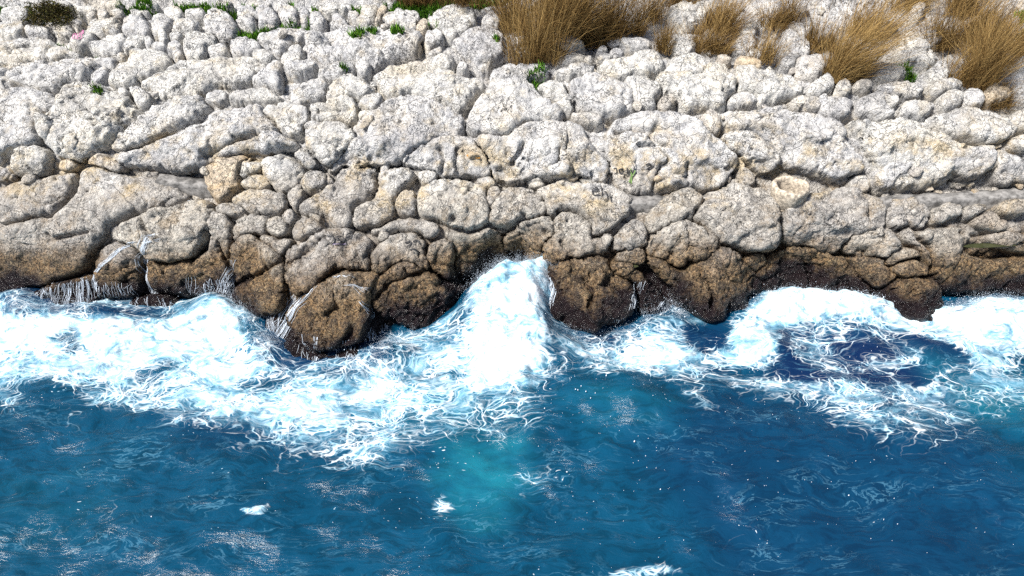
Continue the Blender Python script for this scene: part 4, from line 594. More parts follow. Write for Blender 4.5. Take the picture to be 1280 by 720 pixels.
 ('g16', 'rock_slab', None, {}, [(1.304, 6.815), (1.399, 6.915), (1.505, 6.881), (1.54, 6.782), (1.47, 6.716), (1.362, 6.716)]),
 ('g17', 'boulder', 'low white boulder left of the small upright grass tuft', {'H': 0.38, 'zone': 'u'}, [(1.475, 7.051), (1.548, 7.123), (1.714, 7.123), (1.856, 7.105), (1.921, 6.999), (1.898, 6.881), (1.744, 6.865), (1.593, 6.881), (1.511, 6.948)]),
 ('g18', 'rock_slab', None, {}, [(1.142, 6.489), (1.204, 6.618), (1.358, 6.667), (1.532, 6.683), (1.627, 6.782), (1.742, 6.848), (1.907, 6.865), (2.018, 6.782), (2.053, 6.618), (2.028, 6.489), (1.911, 6.394), (1.798, 6.331), (1.653, 6.363), (1.476, 6.27), (1.371, 6.285), (1.25, 6.363), (1.136, 6.394)]),
 ('g19', 'rock_slab', None, {}, [(1.465, 6.269), (1.523, 6.331), (1.697, 6.378), (1.819, 6.331), (1.918, 6.27), (1.981, 6.137), (1.942, 6.036), (1.853, 5.961), (1.867, 5.862), (1.841, 5.788), (1.715, 5.764), (1.613, 5.788), (1.584, 5.986), (1.53, 6.137)]),
 ('g20', 'stone', 'small cream stone lodged at the lower left of the wide white slab', {'H': 0.5, 'tint': 0.3, 'zone': 'u'}, [(1.873, 5.813), (1.915, 5.961), (2.024, 6.024), (2.13, 6.036), (2.153, 5.936), (2.093, 5.837), (2.005, 5.776), (1.922, 5.776)]),
 ('g21', 'rock_slab', None, {'H': 0.2}, [(1.858, 6.3), (1.981, 6.458), (2.085, 6.618), (2.079, 6.749), (2.276, 6.765), (2.49, 6.749), (2.734, 6.716), (2.741, 6.618), (2.897, 6.586), (2.924, 6.489), (2.988, 6.363), (2.989, 6.241), (2.95, 6.086), (2.858, 6.011), (2.785, 5.912), (2.8, 5.862), (2.694, 5.837), (2.538, 5.837), (2.378, 5.788), (2.252, 5.764), (2.176, 5.837), (2.167, 5.986), (2.09, 6.061), (1.963, 6.036), (1.972, 6.162), (1.894, 6.241)]),
 ('g22', 'rock_slab', None, {}, [(2.961, 6.521), (3.106, 6.554), (3.255, 6.489), (3.355, 6.458), (3.456, 6.426), (3.606, 6.378), (3.727, 6.3), (3.805, 6.214), (3.864, 6.112), (3.84, 6.024), (3.699, 5.986), (3.541, 5.974), (3.38, 5.936), (3.219, 5.899), (3.202, 6.011), (3.083, 6.061), (2.974, 6.112), (3.004, 6.269), (2.993, 6.394)]),
 ('g23', 'rock_slab', None, {}, [(2.805, 5.912), (2.855, 5.986), (2.968, 6.061), (3.093, 6.061), (3.19, 5.999), (3.2, 5.912), (3.111, 5.862), (2.954, 5.85), (2.83, 5.85)]),
 ('g24', 'stone', 'small cream stone just left of the longer yellowish stone', {'H': 0.45, 'tint': 0.4, 'zone': 'u'}, [(2.767, 6.716), (2.818, 6.765), (2.921, 6.732), (2.983, 6.651), (2.921, 6.602), (2.816, 6.618)]),
 ('g25', 'stone', 'longish yellowish stone below the sparse grass tufts', {'H': 0.45, 'tint': 0.7, 'zone': 'u'}, [(2.994, 6.651), (3.051, 6.732), (3.188, 6.716), (3.314, 6.634), (3.366, 6.57), (3.308, 6.489), (3.186, 6.521), (3.044, 6.57)]),
 ('g26', 'boulder', 'cube-like white block left of the leaning grass clump', {'H': 0.55, 'tint': 0.15, 'zone': 'u'}, [(3.806, 6.521), (3.851, 6.683), (3.977, 6.716), (4.154, 6.732), (4.251, 6.683), (4.26, 6.586), (4.176, 6.458), (4.082, 6.331), (3.955, 6.331), (3.839, 6.378)]),
 ('g27', 'rock_slab', None, {}, [(3.038, 6.982), (3.096, 7.123), (3.217, 7.178), (3.343, 7.142), (3.385, 7.016), (3.338, 6.881), (3.211, 6.782), (3.1, 6.765), (3.038, 6.848)]),
 ('g27b', 'rock_slab', None, {}, [(3.178, 6.782), (3.251, 6.881), (3.36, 6.881), (3.4, 6.749), (3.338, 6.651), (3.234, 6.667)]),
 ('g28', 'rock_slab', None, {}, [(3.167, 7.271), (3.245, 7.327), (3.379, 7.327), (3.416, 7.234), (3.346, 7.16), (3.217, 7.178)]),
 ('g28b', 'rock_slab', None, {}, [(3.296, 7.421), (3.37, 7.516), (3.453, 7.477), (3.453, 7.364), (3.356, 7.327)]),
 ('g29', 'rock_slab', None, {}, [(3.731, 7.197), (3.8, 7.308), (3.912, 7.308), (3.998, 7.197), (4.083, 7.087), (4.117, 6.948), (4.068, 6.782), (3.945, 6.716), (3.804, 6.716), (3.745, 6.848), (3.784, 6.982), (3.729, 7.087)]),
 ('g29b', 'rock_slab', None, {}, [(3.636, 6.683), (3.685, 6.765), (3.793, 6.765), (3.841, 6.683), (3.791, 6.554), (3.674, 6.505), (3.62, 6.554)]),
 ('g30', 'rock_slab', None, {}, [(3.825, 7.421), (3.95, 7.477), (4.067, 7.592), (4.18, 7.592), (4.248, 7.496), (4.184, 7.234), (4.073, 7.142), (3.975, 7.197), (3.894, 7.327)]),
 ('g30b', 'rock_slab', None, {}, [(4.25, 7.458), (4.388, 7.516), (4.5, 7.421), (4.506, 7.271), (4.423, 7.123), (4.264, 7.105), (4.198, 7.197)]),
 ('g31', 'rock_slab', None, {}, [(4.033, 7.847), (4.153, 7.966), (4.279, 8.007), (4.264, 7.847), (4.176, 7.67), (4.062, 7.67)]),
 ('g32', 'rock_slab', None, {'rough': 1.8}, [(2.241, 7.886), (2.378, 7.966), (2.674, 8.007), (2.958, 7.966), (3.061, 7.886), (2.953, 7.728), (2.78, 7.573), (2.587, 7.421), (2.442, 7.345), (2.311, 7.458), (2.234, 7.65)]),
 ('g32b', 'rock_slab', None, {}, [(2.189, 7.123), (2.248, 7.234), (2.395, 7.252), (2.551, 7.178), (2.55, 7.016), (2.504, 6.848), (2.365, 6.782), (2.254, 6.765), (2.182, 6.881)]),
 ('g33', 'stone', 'egg-shaped white stone below the leaning grass clump', {'H': 0.55, 'tint': 0.1, 'zone': 'u'}, [(4.245, 6.137), (4.294, 6.241), (4.378, 6.285), (4.439, 6.227), (4.46, 6.112), (4.424, 6.024), (4.337, 5.999), (4.249, 6.036)]),
 ('g34', 'stone', 'flat-topped cream stone right of the egg-shaped white stone', {'H': 0.5, 'tint': 0.25, 'zone': 'u'}, [(4.471, 6.175), (4.547, 6.241), (4.659, 6.27), (4.743, 6.269), (4.742, 6.162), (4.709, 6.099), (4.582, 6.086), (4.479, 6.099)]),
 ('g35', 'rock_slab', None, {}, [(4.798, 6.554), (4.885, 6.634), (5.009, 6.618), (5.141, 6.554), (5.272, 6.489), (5.338, 6.426), (5.298, 6.363), (5.182, 6.331), (5.161, 6.255), (4.971, 6.255), (4.782, 6.255)]),
 ('g35b', 'rock_slab', None, {'rough': 1.5}, [(5.197, 7.051), (5.297, 7.16), (5.475, 7.234), (5.608, 7.197), (5.682, 7.051), (5.716, 6.881), (5.739, 6.749), (5.772, 6.651), (5.612, 6.554), (5.472, 6.586), (5.334, 6.554), (5.203, 6.618), (5.185, 6.782), (5.277, 6.948)]),
 ('g35c', 'rock_slab', None, {}, [(5.589, 7.345), (5.727, 7.458), (5.827, 7.421), (5.882, 7.383), (5.968, 7.308), (5.96, 7.123), (5.879, 6.982), (5.769, 6.982), (5.728, 7.123), (5.653, 7.234)]),
 ('g35d', 'rock_slab', None, {}, [(5.55, 6.458), (5.655, 6.554), (5.794, 6.651), (5.837, 6.586), (5.848, 6.426), (5.764, 6.3), (5.654, 6.285), (5.573, 6.363)]),
 ('g36', 'rock_slab', None, {}, [(4.001, 5.986), (4.076, 6.061), (4.235, 6.011), (4.381, 6.011), (4.447, 5.912), (4.428, 5.739), (4.368, 5.69), (4.199, 5.666), (4.038, 5.69), (3.967, 5.764)]),
 ('g36c', 'boulder', 'flat cream boulder lying on the seam between two long slabs', {'H': 0.42, 'tint': 0.2, 'zone': 'u'}, [(3.605, 5.912), (3.645, 5.974), (3.795, 5.999), (3.963, 6.011), (4.018, 5.961), (4.016, 5.813), (3.907, 5.776), (3.762, 5.776), (3.647, 5.837)]),
 ('g36b', 'rock_slab', None, {}, [(3.87, 6.086), (3.906, 6.188), (4.033, 6.3), (4.203, 6.394), (4.265, 6.3), (4.23, 6.112), (4.138, 6.061), (4.026, 6.011), (3.901, 6.011)]),
 ('g37', 'rock_slab', None, {}, [(4.468, 5.912), (4.548, 6.011), (4.728, 6.086), (4.854, 6.086), (4.897, 5.986), (4.895, 5.862), (4.984, 5.788), (4.945, 5.69), (4.773, 5.654), (4.636, 5.69), (4.512, 5.69), (4.438, 5.739)]),
 ('g38', 'rock_slab', None, {}, [(4.767, 6.188), (4.883, 6.241), (5.055, 6.255), (5.27, 6.269), (5.414, 6.214), (5.445, 6.112), (5.382, 6.011), (5.268, 5.961), (5.143, 5.961), (5.048, 6.011), (4.928, 6.036), (4.858, 6.112)]),
 ('g39', 'rock_slab', None, {}, [(4.897, 5.986), (4.972, 6.049), (5.048, 6.011), (5.05, 5.912), (4.978, 5.862), (4.902, 5.899)]),
 ('g40', 'rock_slab', None, {}, [(5.01, 5.813), (5.091, 5.912), (5.27, 5.974), (5.392, 5.961), (5.481, 5.887), (5.538, 5.813), (5.429, 5.739), (5.352, 5.666), (5.228, 5.666), (5.087, 5.678), (4.991, 5.715)]),
 ('g41', 'rock_slab', None, {}, [(5.45, 6.137), (5.529, 6.214), (5.734, 6.27), (5.898, 6.255), (5.938, 6.162), (5.821, 6.112), (5.696, 6.112), (5.596, 6.036), (5.512, 6.036)]),
 ('g42', 'boulder', 'left one of a pair of round white boulders under the fanned grass', {'H': 0.42, 'zone': 'u'}, [(5.559, 5.912), (5.604, 6.024), (5.693, 6.099), (5.821, 6.112), (5.894, 6.061), (5.887, 5.936), (5.802, 5.837), (5.667, 5.788), (5.569, 5.813)]),
 ('g42b', 'boulder', 'right one of a pair of round white boulders under the fanned grass', {'H': 0.42, 'zone': 'u'}, [(5.915, 6.061), (6.013, 6.124), (6.109, 6.086), (6.163, 5.961), (6.119, 5.862), (5.986, 5.825), (5.896, 5.887)]),
 ('g43', 'stone', 'ochre stone half hidden by the low grass at the right', {'H': 0.5, 'tint': 0.8, 'zone': 'u'}, [(6.152, 5.961), (6.215, 6.137), (6.311, 6.227), (6.409, 6.201), (6.519, 6.137), (6.556, 6.036), (6.469, 5.936), (6.311, 5.887), (6.187, 5.887)]),
 ('g43b', 'rock_slab', None, {}, [(6.546, 6.162), (6.728, 6.214), (6.84, 6.162), (6.755, 5.837), (6.61, 5.837), (6.538, 5.961)]),
 ('g44', 'rock_slab', None, {}, [(6.937, 7.728), (7.091, 7.827), (7.19, 7.787), (7.18, 7.65), (7.043, 7.535), (6.907, 7.535)]),
 ('g44b', 'rock_slab', None, {}, [(6.839, 7.421), (6.959, 7.496), (7.065, 7.535), (7.18, 7.65), (7.217, 7.573), (7.132, 7.421), (6.974, 7.308), (6.862, 7.308)]),
 ('g44c', 'rock_slab', None, {}, [(7.004, 7.271), (7.185, 7.496), (7.398, 7.573), (7.225, 7.16), (7.025, 7.16)]),
 ('g44d', 'rock_slab', None, {}, [(6.832, 6.749), (6.94, 6.831), (7.073, 6.782), (6.97, 6.521), (6.812, 6.554)]),
 ('g44e', 'rock_slab', None, {}, [(6.832, 6.948), (6.983, 6.999), (7.151, 6.982), (7.099, 6.848), (6.894, 6.881)]),
 ('g44f', 'rock_slab', None, {}, [(5.798, 7.886), (5.893, 7.966), (6.003, 7.946), (5.956, 7.807), (5.845, 7.748), (5.777, 7.787)]),
 ('g44g', 'rock_slab', None, {}, [(5.699, 7.65), (5.786, 7.709), (5.858, 7.65), (5.781, 7.554), (5.696, 7.573)]),
 ('h1', 'boulder', 'huge rounded white boulder with faint scrawls on its cream front', {'H': 0.24, 'brow': 0.6, 'zone': 'u'}, [(1.25, 5.557), (1.338, 5.666), (1.485, 5.715), (1.653, 5.764), (1.86, 5.776), (2.065, 5.751), (2.217, 5.715), (2.388, 5.666), (2.495, 5.496), (2.597, 5.401), (2.701, 5.308), (2.784, 5.205), (2.892, 5.085), (2.907, 4.985), (2.842, 4.884), (2.76, 4.779), (2.611, 4.711), (2.465, 4.677), (2.264, 4.711), (2.09, 4.7), (1.83, 4.631), (1.628, 4.642), (1.427, 4.689), (1.308, 4.779), (1.246, 4.914), (1.221, 5.115), (1.19, 5.353)]),
 ('h2', 'boulder', 'wide white boulder with a brown-stained front, left of the huge rounded one', {'H': 0.28, 'brow': 0.6, 'zone': 'u'}, [(-0.468, 5.353), (-0.346, 5.401), (-0.122, 5.401), (0.0, 5.436), (0.123, 5.533), (0.257, 5.593), (0.462, 5.629), (0.616, 5.617), (0.779, 5.569), (0.921, 5.52), (0.956, 5.353), (1.036, 5.245), (1.16, 5.125), (1.234, 5.005), (1.227, 4.864), (1.206, 4.779), (1.022, 4.79), (0.818, 4.843), (0.665, 4.8), (0.511, 4.8), (0.327, 4.822), (0.163, 4.767), (-0.051, 4.745), (-0.164, 4.779), (-0.245, 4.864), (-0.275, 5.005), (-0.305, 5.145), (-0.366, 5.245)]),
 ('h3', 'boulder', 'white boulder with an orange lichen spot, between two larger ones', {'H': 0.34, 'brow': 0.5, 'zone': 'u'}, [(-1.448, 5.005), (-1.363, 5.125), (-1.26, 5.205), (-1.137, 5.266), (-0.996, 5.353), (-0.856, 5.401), (-0.652, 5.401), (-0.508, 5.353), (-0.447, 5.266), (-0.366, 5.185), (-0.306, 5.065), (-0.276, 4.924), (-0.307, 4.864), (-0.45, 4.843), (-0.655, 4.853), (-0.859, 4.843), (-1.021, 4.924), (-1.225, 4.965)]),
 ('h4', 'stone', 'flat pale stone perched on the wide brown-stained boulder', {'H': 0.5, 'lift': 0.03, 'tint': 0.15, 'zone': 'u'}, [(0.742, 5.69), (0.805, 5.727), (0.949, 5.727), (1.082, 5.702), (1.152, 5.641), (1.147, 5.545), (1.024, 5.545), (0.902, 5.569), (0.781, 5.617)]),
 ('h5', 'boulder', 'slanting white block right of the huge rounded boulder, above the stone ring', {'H': 0.36, 'zone': 'u'}, [(2.709, 5.401), (2.755, 5.448), (2.939, 5.448), (3.079, 5.425), (3.172, 5.353), (3.291, 5.245), (3.377, 5.145), (3.434, 5.045), (3.349, 4.945), (3.23, 4.884), (3.149, 4.874), (3.061, 4.985), (2.953, 5.085), (2.846, 5.185), (2.762, 5.308)]),
 ('h6', 'rock_slab', None, {}, [(2.903, 4.884), (2.937, 5.005), (3.021, 4.965), (3.108, 4.884), (3.128, 4.779), (3.042, 4.734), (2.942, 4.756)]),
 ('h7', 'stone', 'upright cream stone standing alone on the upper white slabs', {'H': 0.6, 'tint': 0.35, 'zone': 'u'}, [(2.393, 5.617), (2.434, 5.715), (2.502, 5.788), (2.588, 5.813), (2.645, 5.764), (2.694, 5.641), (2.679, 5.496), (2.62, 5.425), (2.51, 5.448), (2.436, 5.52)]),
 ('h8', 'rock_slab', None, {'H': 0.18, 'brow': 0.5}, [(2.753, 5.813), (2.901, 5.837), (3.108, 5.837), (3.322, 5.887), (3.588, 5.936), (3.623, 5.813), (3.76, 5.764), (3.967, 5.764), (4.121, 5.69), (4.279, 5.654), (4.294, 5.496), (4.315, 5.377), (4.407, 5.266), (4.495, 5.165), (4.526, 5.025), (4.552, 4.965), (4.476, 4.904), (4.336, 4.864), (4.295, 4.8), (4.091, 4.822), (3.887, 4.822), (3.743, 4.843), (3.595, 4.924), (3.469, 4.985), (3.442, 5.085), (3.354, 5.205), (3.231, 5.33), (3.101, 5.436), (2.942, 5.472), (2.804, 5.52), (2.758, 5.666)]),
 ('h9', 'rock_slab', None, {'H': 0.16, 'brow': 0.5}, [(4.323, 5.666), (4.528, 5.666), (4.771, 5.641), (5.043, 5.666), (5.244, 5.641), (5.373, 5.569), (5.439, 5.496), (5.531, 5.448), (5.694, 5.353), (5.91, 5.286), (6.092, 5.286), (6.197, 5.225), (6.173, 5.065), (6.126, 4.945), (6.034, 4.843), (5.849, 4.8), (5.728, 4.843), (5.581, 4.779), (5.414, 4.756), (5.202, 4.711), (4.992, 4.677), (4.723, 4.654), (4.627, 4.689), (4.622, 4.864), (4.658, 4.924), (4.624, 5.065), (4.573, 5.205), (4.474, 5.353), (4.356, 5.496)]),
 ('h10', 'rock_slab', None, {}, [(5.357, 5.69), (5.496, 5.764), (5.631, 5.813), (5.787, 5.862), (5.923, 5.825), (6.113, 5.837), (6.261, 5.764), (6.381, 5.666), (6.459, 5.569), (6.523, 5.496), (6.397, 5.401), (6.317, 5.308), (6.154, 5.297), (5.951, 5.297), (5.755, 5.353), (5.572, 5.448), (5.45, 5.545)]),
 ('h11', 'rock_slab', None, {}, [(6.199, 5.205), (6.298, 5.235), (6.429, 5.145), (6.562, 5.045), (6.68, 4.924), (6.685, 4.779), (6.433, 4.745), (6.229, 4.745), (6.136, 4.8), (6.131, 4.904), (6.177, 5.025)]),
 ('h12', 'boulder', 'cream boulder cut off by the right edge, above the concrete strip', {'H': 0.45, 'tint': 0.2, 'zone': 'u'}, [(6.347, 5.308), (6.411, 5.377), (6.525, 5.425), (6.662, 5.401), (6.652, 5.145), (6.508, 5.165), (6.38, 5.225)]),
 ('h12b', 'rock_slab', None, {}, [(6.449, 5.69), (6.556, 5.788), (6.749, 5.813), (6.672, 5.52), (6.509, 5.52)]),
 ('h13', 'rock_slab', None, {'lift': 0.06}, [(4.63, 4.779), (4.637, 4.924), (4.711, 5.005), (4.808, 5.065), (4.969, 5.085), (5.113, 5.065), (5.105, 4.945), (5.031, 4.864), (4.944, 4.756), (4.786, 4.666), (4.664, 4.666)]),
 ('h14', 'rock_slab', None, {'lift': 0.05}, [(5.435, 5.105), (5.491, 5.165), (5.789, 5.245), (6.094, 5.245), (6.183, 5.165), (6.157, 5.025), (6.044, 4.945), (5.993, 4.843), (5.829, 4.8), (5.685, 4.864), (5.554, 4.945)]),
 ('h15', 'rock_slab', None, {'lift': 0.05}, [(3.862, 4.904), (3.891, 5.065), (4.028, 5.145), (4.211, 5.145), (4.378, 5.085), (4.506, 5.025), (4.494, 4.924), (4.336, 4.864), (4.173, 4.822), (3.989, 4.822)]),
 ('h16', 'rock_slab', None, {}, [(4.293, 4.779), (4.436, 4.884), (4.579, 4.884), (4.593, 4.734), (4.517, 4.642), (4.362, 4.689)])]
HOLES = [
 (-0.734,4.264,0.06),
 (0.443,4.035,0.07),
 (1.994,3.784,0.06),
 (2.233,3.698,0.07),
 (4.47,3.722,0.06),
 (5.689,4.069,0.04),
 (-5.392,4.642,0.03),
 (0.151,4.291,0.04),
 (4.6,4.884,0.05),
 (-2.842,6.241,0.1),
 (-5.362,5.715,0.05),
 (4.904,5.912,0.05)]
GRIDS = [('ground', shore, -11.5, .6, .045, TERR, None, np.ones(TERR.shape[:2], bool))]
def build_rock(i, key, name, label, opt, poly):
    rs = np.random.default_rng(1000 + i)
    poly = np.array(poly); sm = chaikin(poly, 1)
    area = .5 * abs(np.dot(poly[:, 0], np.roll(poly[:, 1], -1)) - np.dot(poly[:, 1], np.roll(poly[:, 0], -1)))
    r = math.sqrt(area / math.pi)
    sp = .0165 if poly[:, 1].mean() < 3.6 else .019
    if r < .12: sp *= .72
    m = .06
    xs = np.arange(poly[:, 0].min() - m, poly[:, 0].max() + m, sp); ts = np.arange(poly[:, 1].min() - m, poly[:, 1].max() + m, sp)
    gx, gt = np.meshgrid(xs, ts)
    wp = np.stack([gx.ravel(), gt.ravel(), np.full(gx.size, i * 3.3)], -1)
    wob = pnoise(wp / .16).reshape(gx.shape) * .022 + pnoise(wp / .06).reshape(gx.shape) * .010
    wob *= min(1, r / .25)
    d = sdf(sm, gx, gt) + wob - min(.010, .06 * r)
    inr = d.max()
    c = poly.mean(0); u = (gx - c[0]) / r; v = (gt - c[1]) / (r + 1e-6)
    if label or r < .16:                    # free-standing boulders and stones: domed
        H = min(max(opt.get('H', .17) * r * (1.2 if r < .22 else 1.0), .035), .36); d = d + (.010 if r > .2 else 0)
        w = min(inr * .92, max(.42 * H + .03, .20 * inr + .025)); q = d / w
        s = np.where(q > 0, (1 - (1 - np.clip(q, 0, 1)) ** 3) ** .5, 0)
        hh = H * (-.80 + 1.25 * s) - opt.get('brow', .22) * H * np.clip(v, -1.4, 1.4) * np.clip(q, 0, 1)
    else:                                   # jointed bedrock: broad faces meeting in narrow cracks
        d = d + .006; H = min(max(opt.get('H', .22) * r, .05), .20)
        w = min(inr * .9, .055 + .13 * inr); q = d / w
        s = np.where(q > 0, (1 - (1 - np.clip(q, 0, 1)) ** 2.6) ** .5, 0)
        big = np.clip(d / (inr + 1e-6), 0, 1)
        hh = -.19 + .21 * s + H * .9 * (big ** .7 - .35) - opt.get('brow', .22) * .6 * H * np.clip(v, -1.4, 1.4) * np.clip(q, 0, 1) + rs.uniform(-.02, .025)
    # flattened facets, as on jointed blocks
    for k in range(4):
        a = rs.uniform(0, 2 * math.pi); sl = rs.uniform(.25, .8); off = rs.uniform(.28, .5)
        if not label: sl *= .6
        pl = H * (off + .18) - sl * H * (u * math.cos(a) + v * math.sin(a) - .25)
        kk = .05 * H
        hh = -kk * np.logaddexp(-hh / kk, -pl / kk)
    out = np.clip(-d / .05, 0, 1.2); hh = hh - out * .30
    hh = hh + opt.get('lift', 0.)
    hh -= crack_depth(gx, gt) * min(.11, .6 * H + .015)
    for ex, et, er in HOLES: hh -= .15 * np.exp(-((gx - ex) ** 2 + (gt - et) ** 2) / er ** 2)
    # natural joints that run through the larger slabs
    if False:
        wq = pnoise(wp / .5).reshape(gx.shape) * .18; wq2 = pnoise(wp / .5 + 17).reshape(gx.shape) * .18
        a1, a2, cc = worley(gx + wq, gt + wq2, .95 / min(r, .7), i)
        ed = a2 - a1
        hh -= np.exp(-(ed / .035) ** 2) * .035 * (pnoise(wp / .3 + 5).reshape(gx.shape) > -.15)
        hh += (((cc >> 5) & 255) / 255. - .5) * .03 * np.clip(q, 0, 1)
    # broken, angular planes: every small cell of the surface tilts its own way
    fa = opt.get('rough', 1.)
    for sc, amp in ((1 / max(.18, .62 * r), .34), (1 / max(.12, .28 * r), .22)):
        if r < .12: continue
        ww = pnoise(wp / .2 + sc).reshape(gx.shape) * .05
        a1, a2, cc, ox, oy = worley(gx + ww, gt - ww, sc, i + 50, True)
        tx = ((cc >> 3) & 255) / 127.5 - 1; ty = ((cc >> 11) & 255) / 127.5 - 1
        hh += (ox * tx + oy * ty) * np.clip((a2 - a1) * 3.5, 0, 1) * amp * min(fa, 1.6) * np.clip(q * 2, 0, 1) * min(1, r / .3)
    B = base(gx, gt); N = nrm(gt); P = B + N * hh[..., None]
    P = roughen(P, grid_normals(P), r, opt.get('rough', 1.), i * .37)
    keep = d > -.056
    fm = keep[:-1, :-1] & keep[:-1, 1:] & keep[1:, 1:] & keep[1:, :-1]
    q4 = quads(np.arange(gx.size).reshape(gx.shape))[fm.ravel()]
    used = np.unique(q4); rem = np.full(gx.size, -1); rem[used] = np.arange(len(used))
    V = P.reshape(-1, 3)[used]; F = rem[q4]
    loc = V.mean(0); loc[2] = V[:, 2].min()
    if label:
        o = mesh_obj(name, V, F, ROCK, None, loc)
        zone = opt.get('zone'); tag(o, label, {'stone': 'stone', 'wet_ledge': 'ledge'}.get(name, 'boulder'), {'s': 'boulders and rocks along the waterline', 'm': 'boulders on the middle ledge', 'u': 'boulders and stones on the upper slope'}[zone])
    else:
        o = mesh_obj(name, V, F, ROCK, shore, loc)
    o.color = (opt.get('tint', 0.), 0, 0, 1)
    GRIDS.append((key, o, xs[0], ts[0], sp, P, hh, keep))
    return o
OBJ = {}
for i, (key, name, label, opt, poly) in enumerate(ROCKS):
    OBJ[key] = build_rock(i, key, name, label, opt, poly)
def surf(x, t, only=None):
    """topmost rock surface point over (x, t) and the slope normal there"""
    n = nrm(np.array([t]))[0]; b = base(np.array([x]), np.array([t]))[0]; best, bp = -9., b - n * .1
    for key, o, x0, t0, sp, P, hh, keep in GRIDS:
        if only and key != only: continue
        fx, ft = (x - x0) / sp, (t - t0) / sp; ix, it = int(math.floor(fx)), int(math.floor(ft))
        if ix < 0 or it < 0 or it >= P.shape[0] - 1 or ix >= P.shape[1] - 1 or not keep[it, ix]: continue
        a, c = fx - ix, ft - it
        p = P[it, ix] * (1 - a) * (1 - c) + P[it, ix + 1] * a * (1 - c) + P[it + 1, ix] * (1 - a) * c + P[it + 1, ix + 1] * a * c
        hgt = float(np.dot(p - b, n))
        if hgt > best: best, bp = hgt, p
    return bp, n

# small loose stones wedged in the joints: pieces of the shore
import bmesh
RUB = []; RINGX = (3.5, 4.571)
for k in range(8):
    bm = bmesh.new(); bmesh.ops.create_icosphere(bm, subdivisions=3, radius=1.)
    co = np.array([v.co[:] for v in bm.verts]); rs = np.random.default_rng(300 + k); 
    for j in range(9):
        n = rs.normal(size=3); n /= np.linalg.norm(n); dd = co @ n; lim = rs.uniform(.5, .8); co = np.where((dd > lim)[:, None], co - (dd - lim)[:, None] * n * .85, co)
    co = co * (1 + .16 * pnoise(co * 1.7 + k * 5)[:, None] + .07 * pnoise(co * 5 + k)[:, None]) * np.array((1.15, .9, .75))
    for v, c in zip(bm.verts, co): v.co = c
    me = bpy.data.meshes.new('rubble_stone'); bm.to_mesh(me); bm.free(); me.materials.append(ROCK)
    me.polygons.foreach_set('use_smooth', np.ones(len(me.polygons), bool)); RUB.append(me)
nr = 0
while nr < 290:
    if nr < 110: x, t = rng.uniform(-7.5, 7.8), rng.normal(4.82, .13)
    else: x, t = rng.uniform(-8.8, 8.8), rng.uniform(5.0, 8.1)
    b = base(np.array([x]), np.array([t]))[0]; p, n = surf(x, t)
    if np.dot(p - b, n) > -.05: 
        if rng.random() > .03: continue
    if math.hypot(x - RINGX[0], t - RINGX[1]) < .45: continue
    sz = rng.uniform(.035, .085) * (1 if rng.random() < .8 else 1.5)
    o = bpy.data.objects.new('rubble_stone', RUB[int(rng.integers(8))]); COL.objects.link(o); o.parent = shore
    o.location = p + n * sz * .35; o.rotation_euler = rng.normal(size=3) * (.4, .4, 3); o.scale = (sz * rng.uniform(.8, 1.4), sz, sz)
    o.color = (max(0, rng.normal() * .25), 0, 0, 1); nr += 1

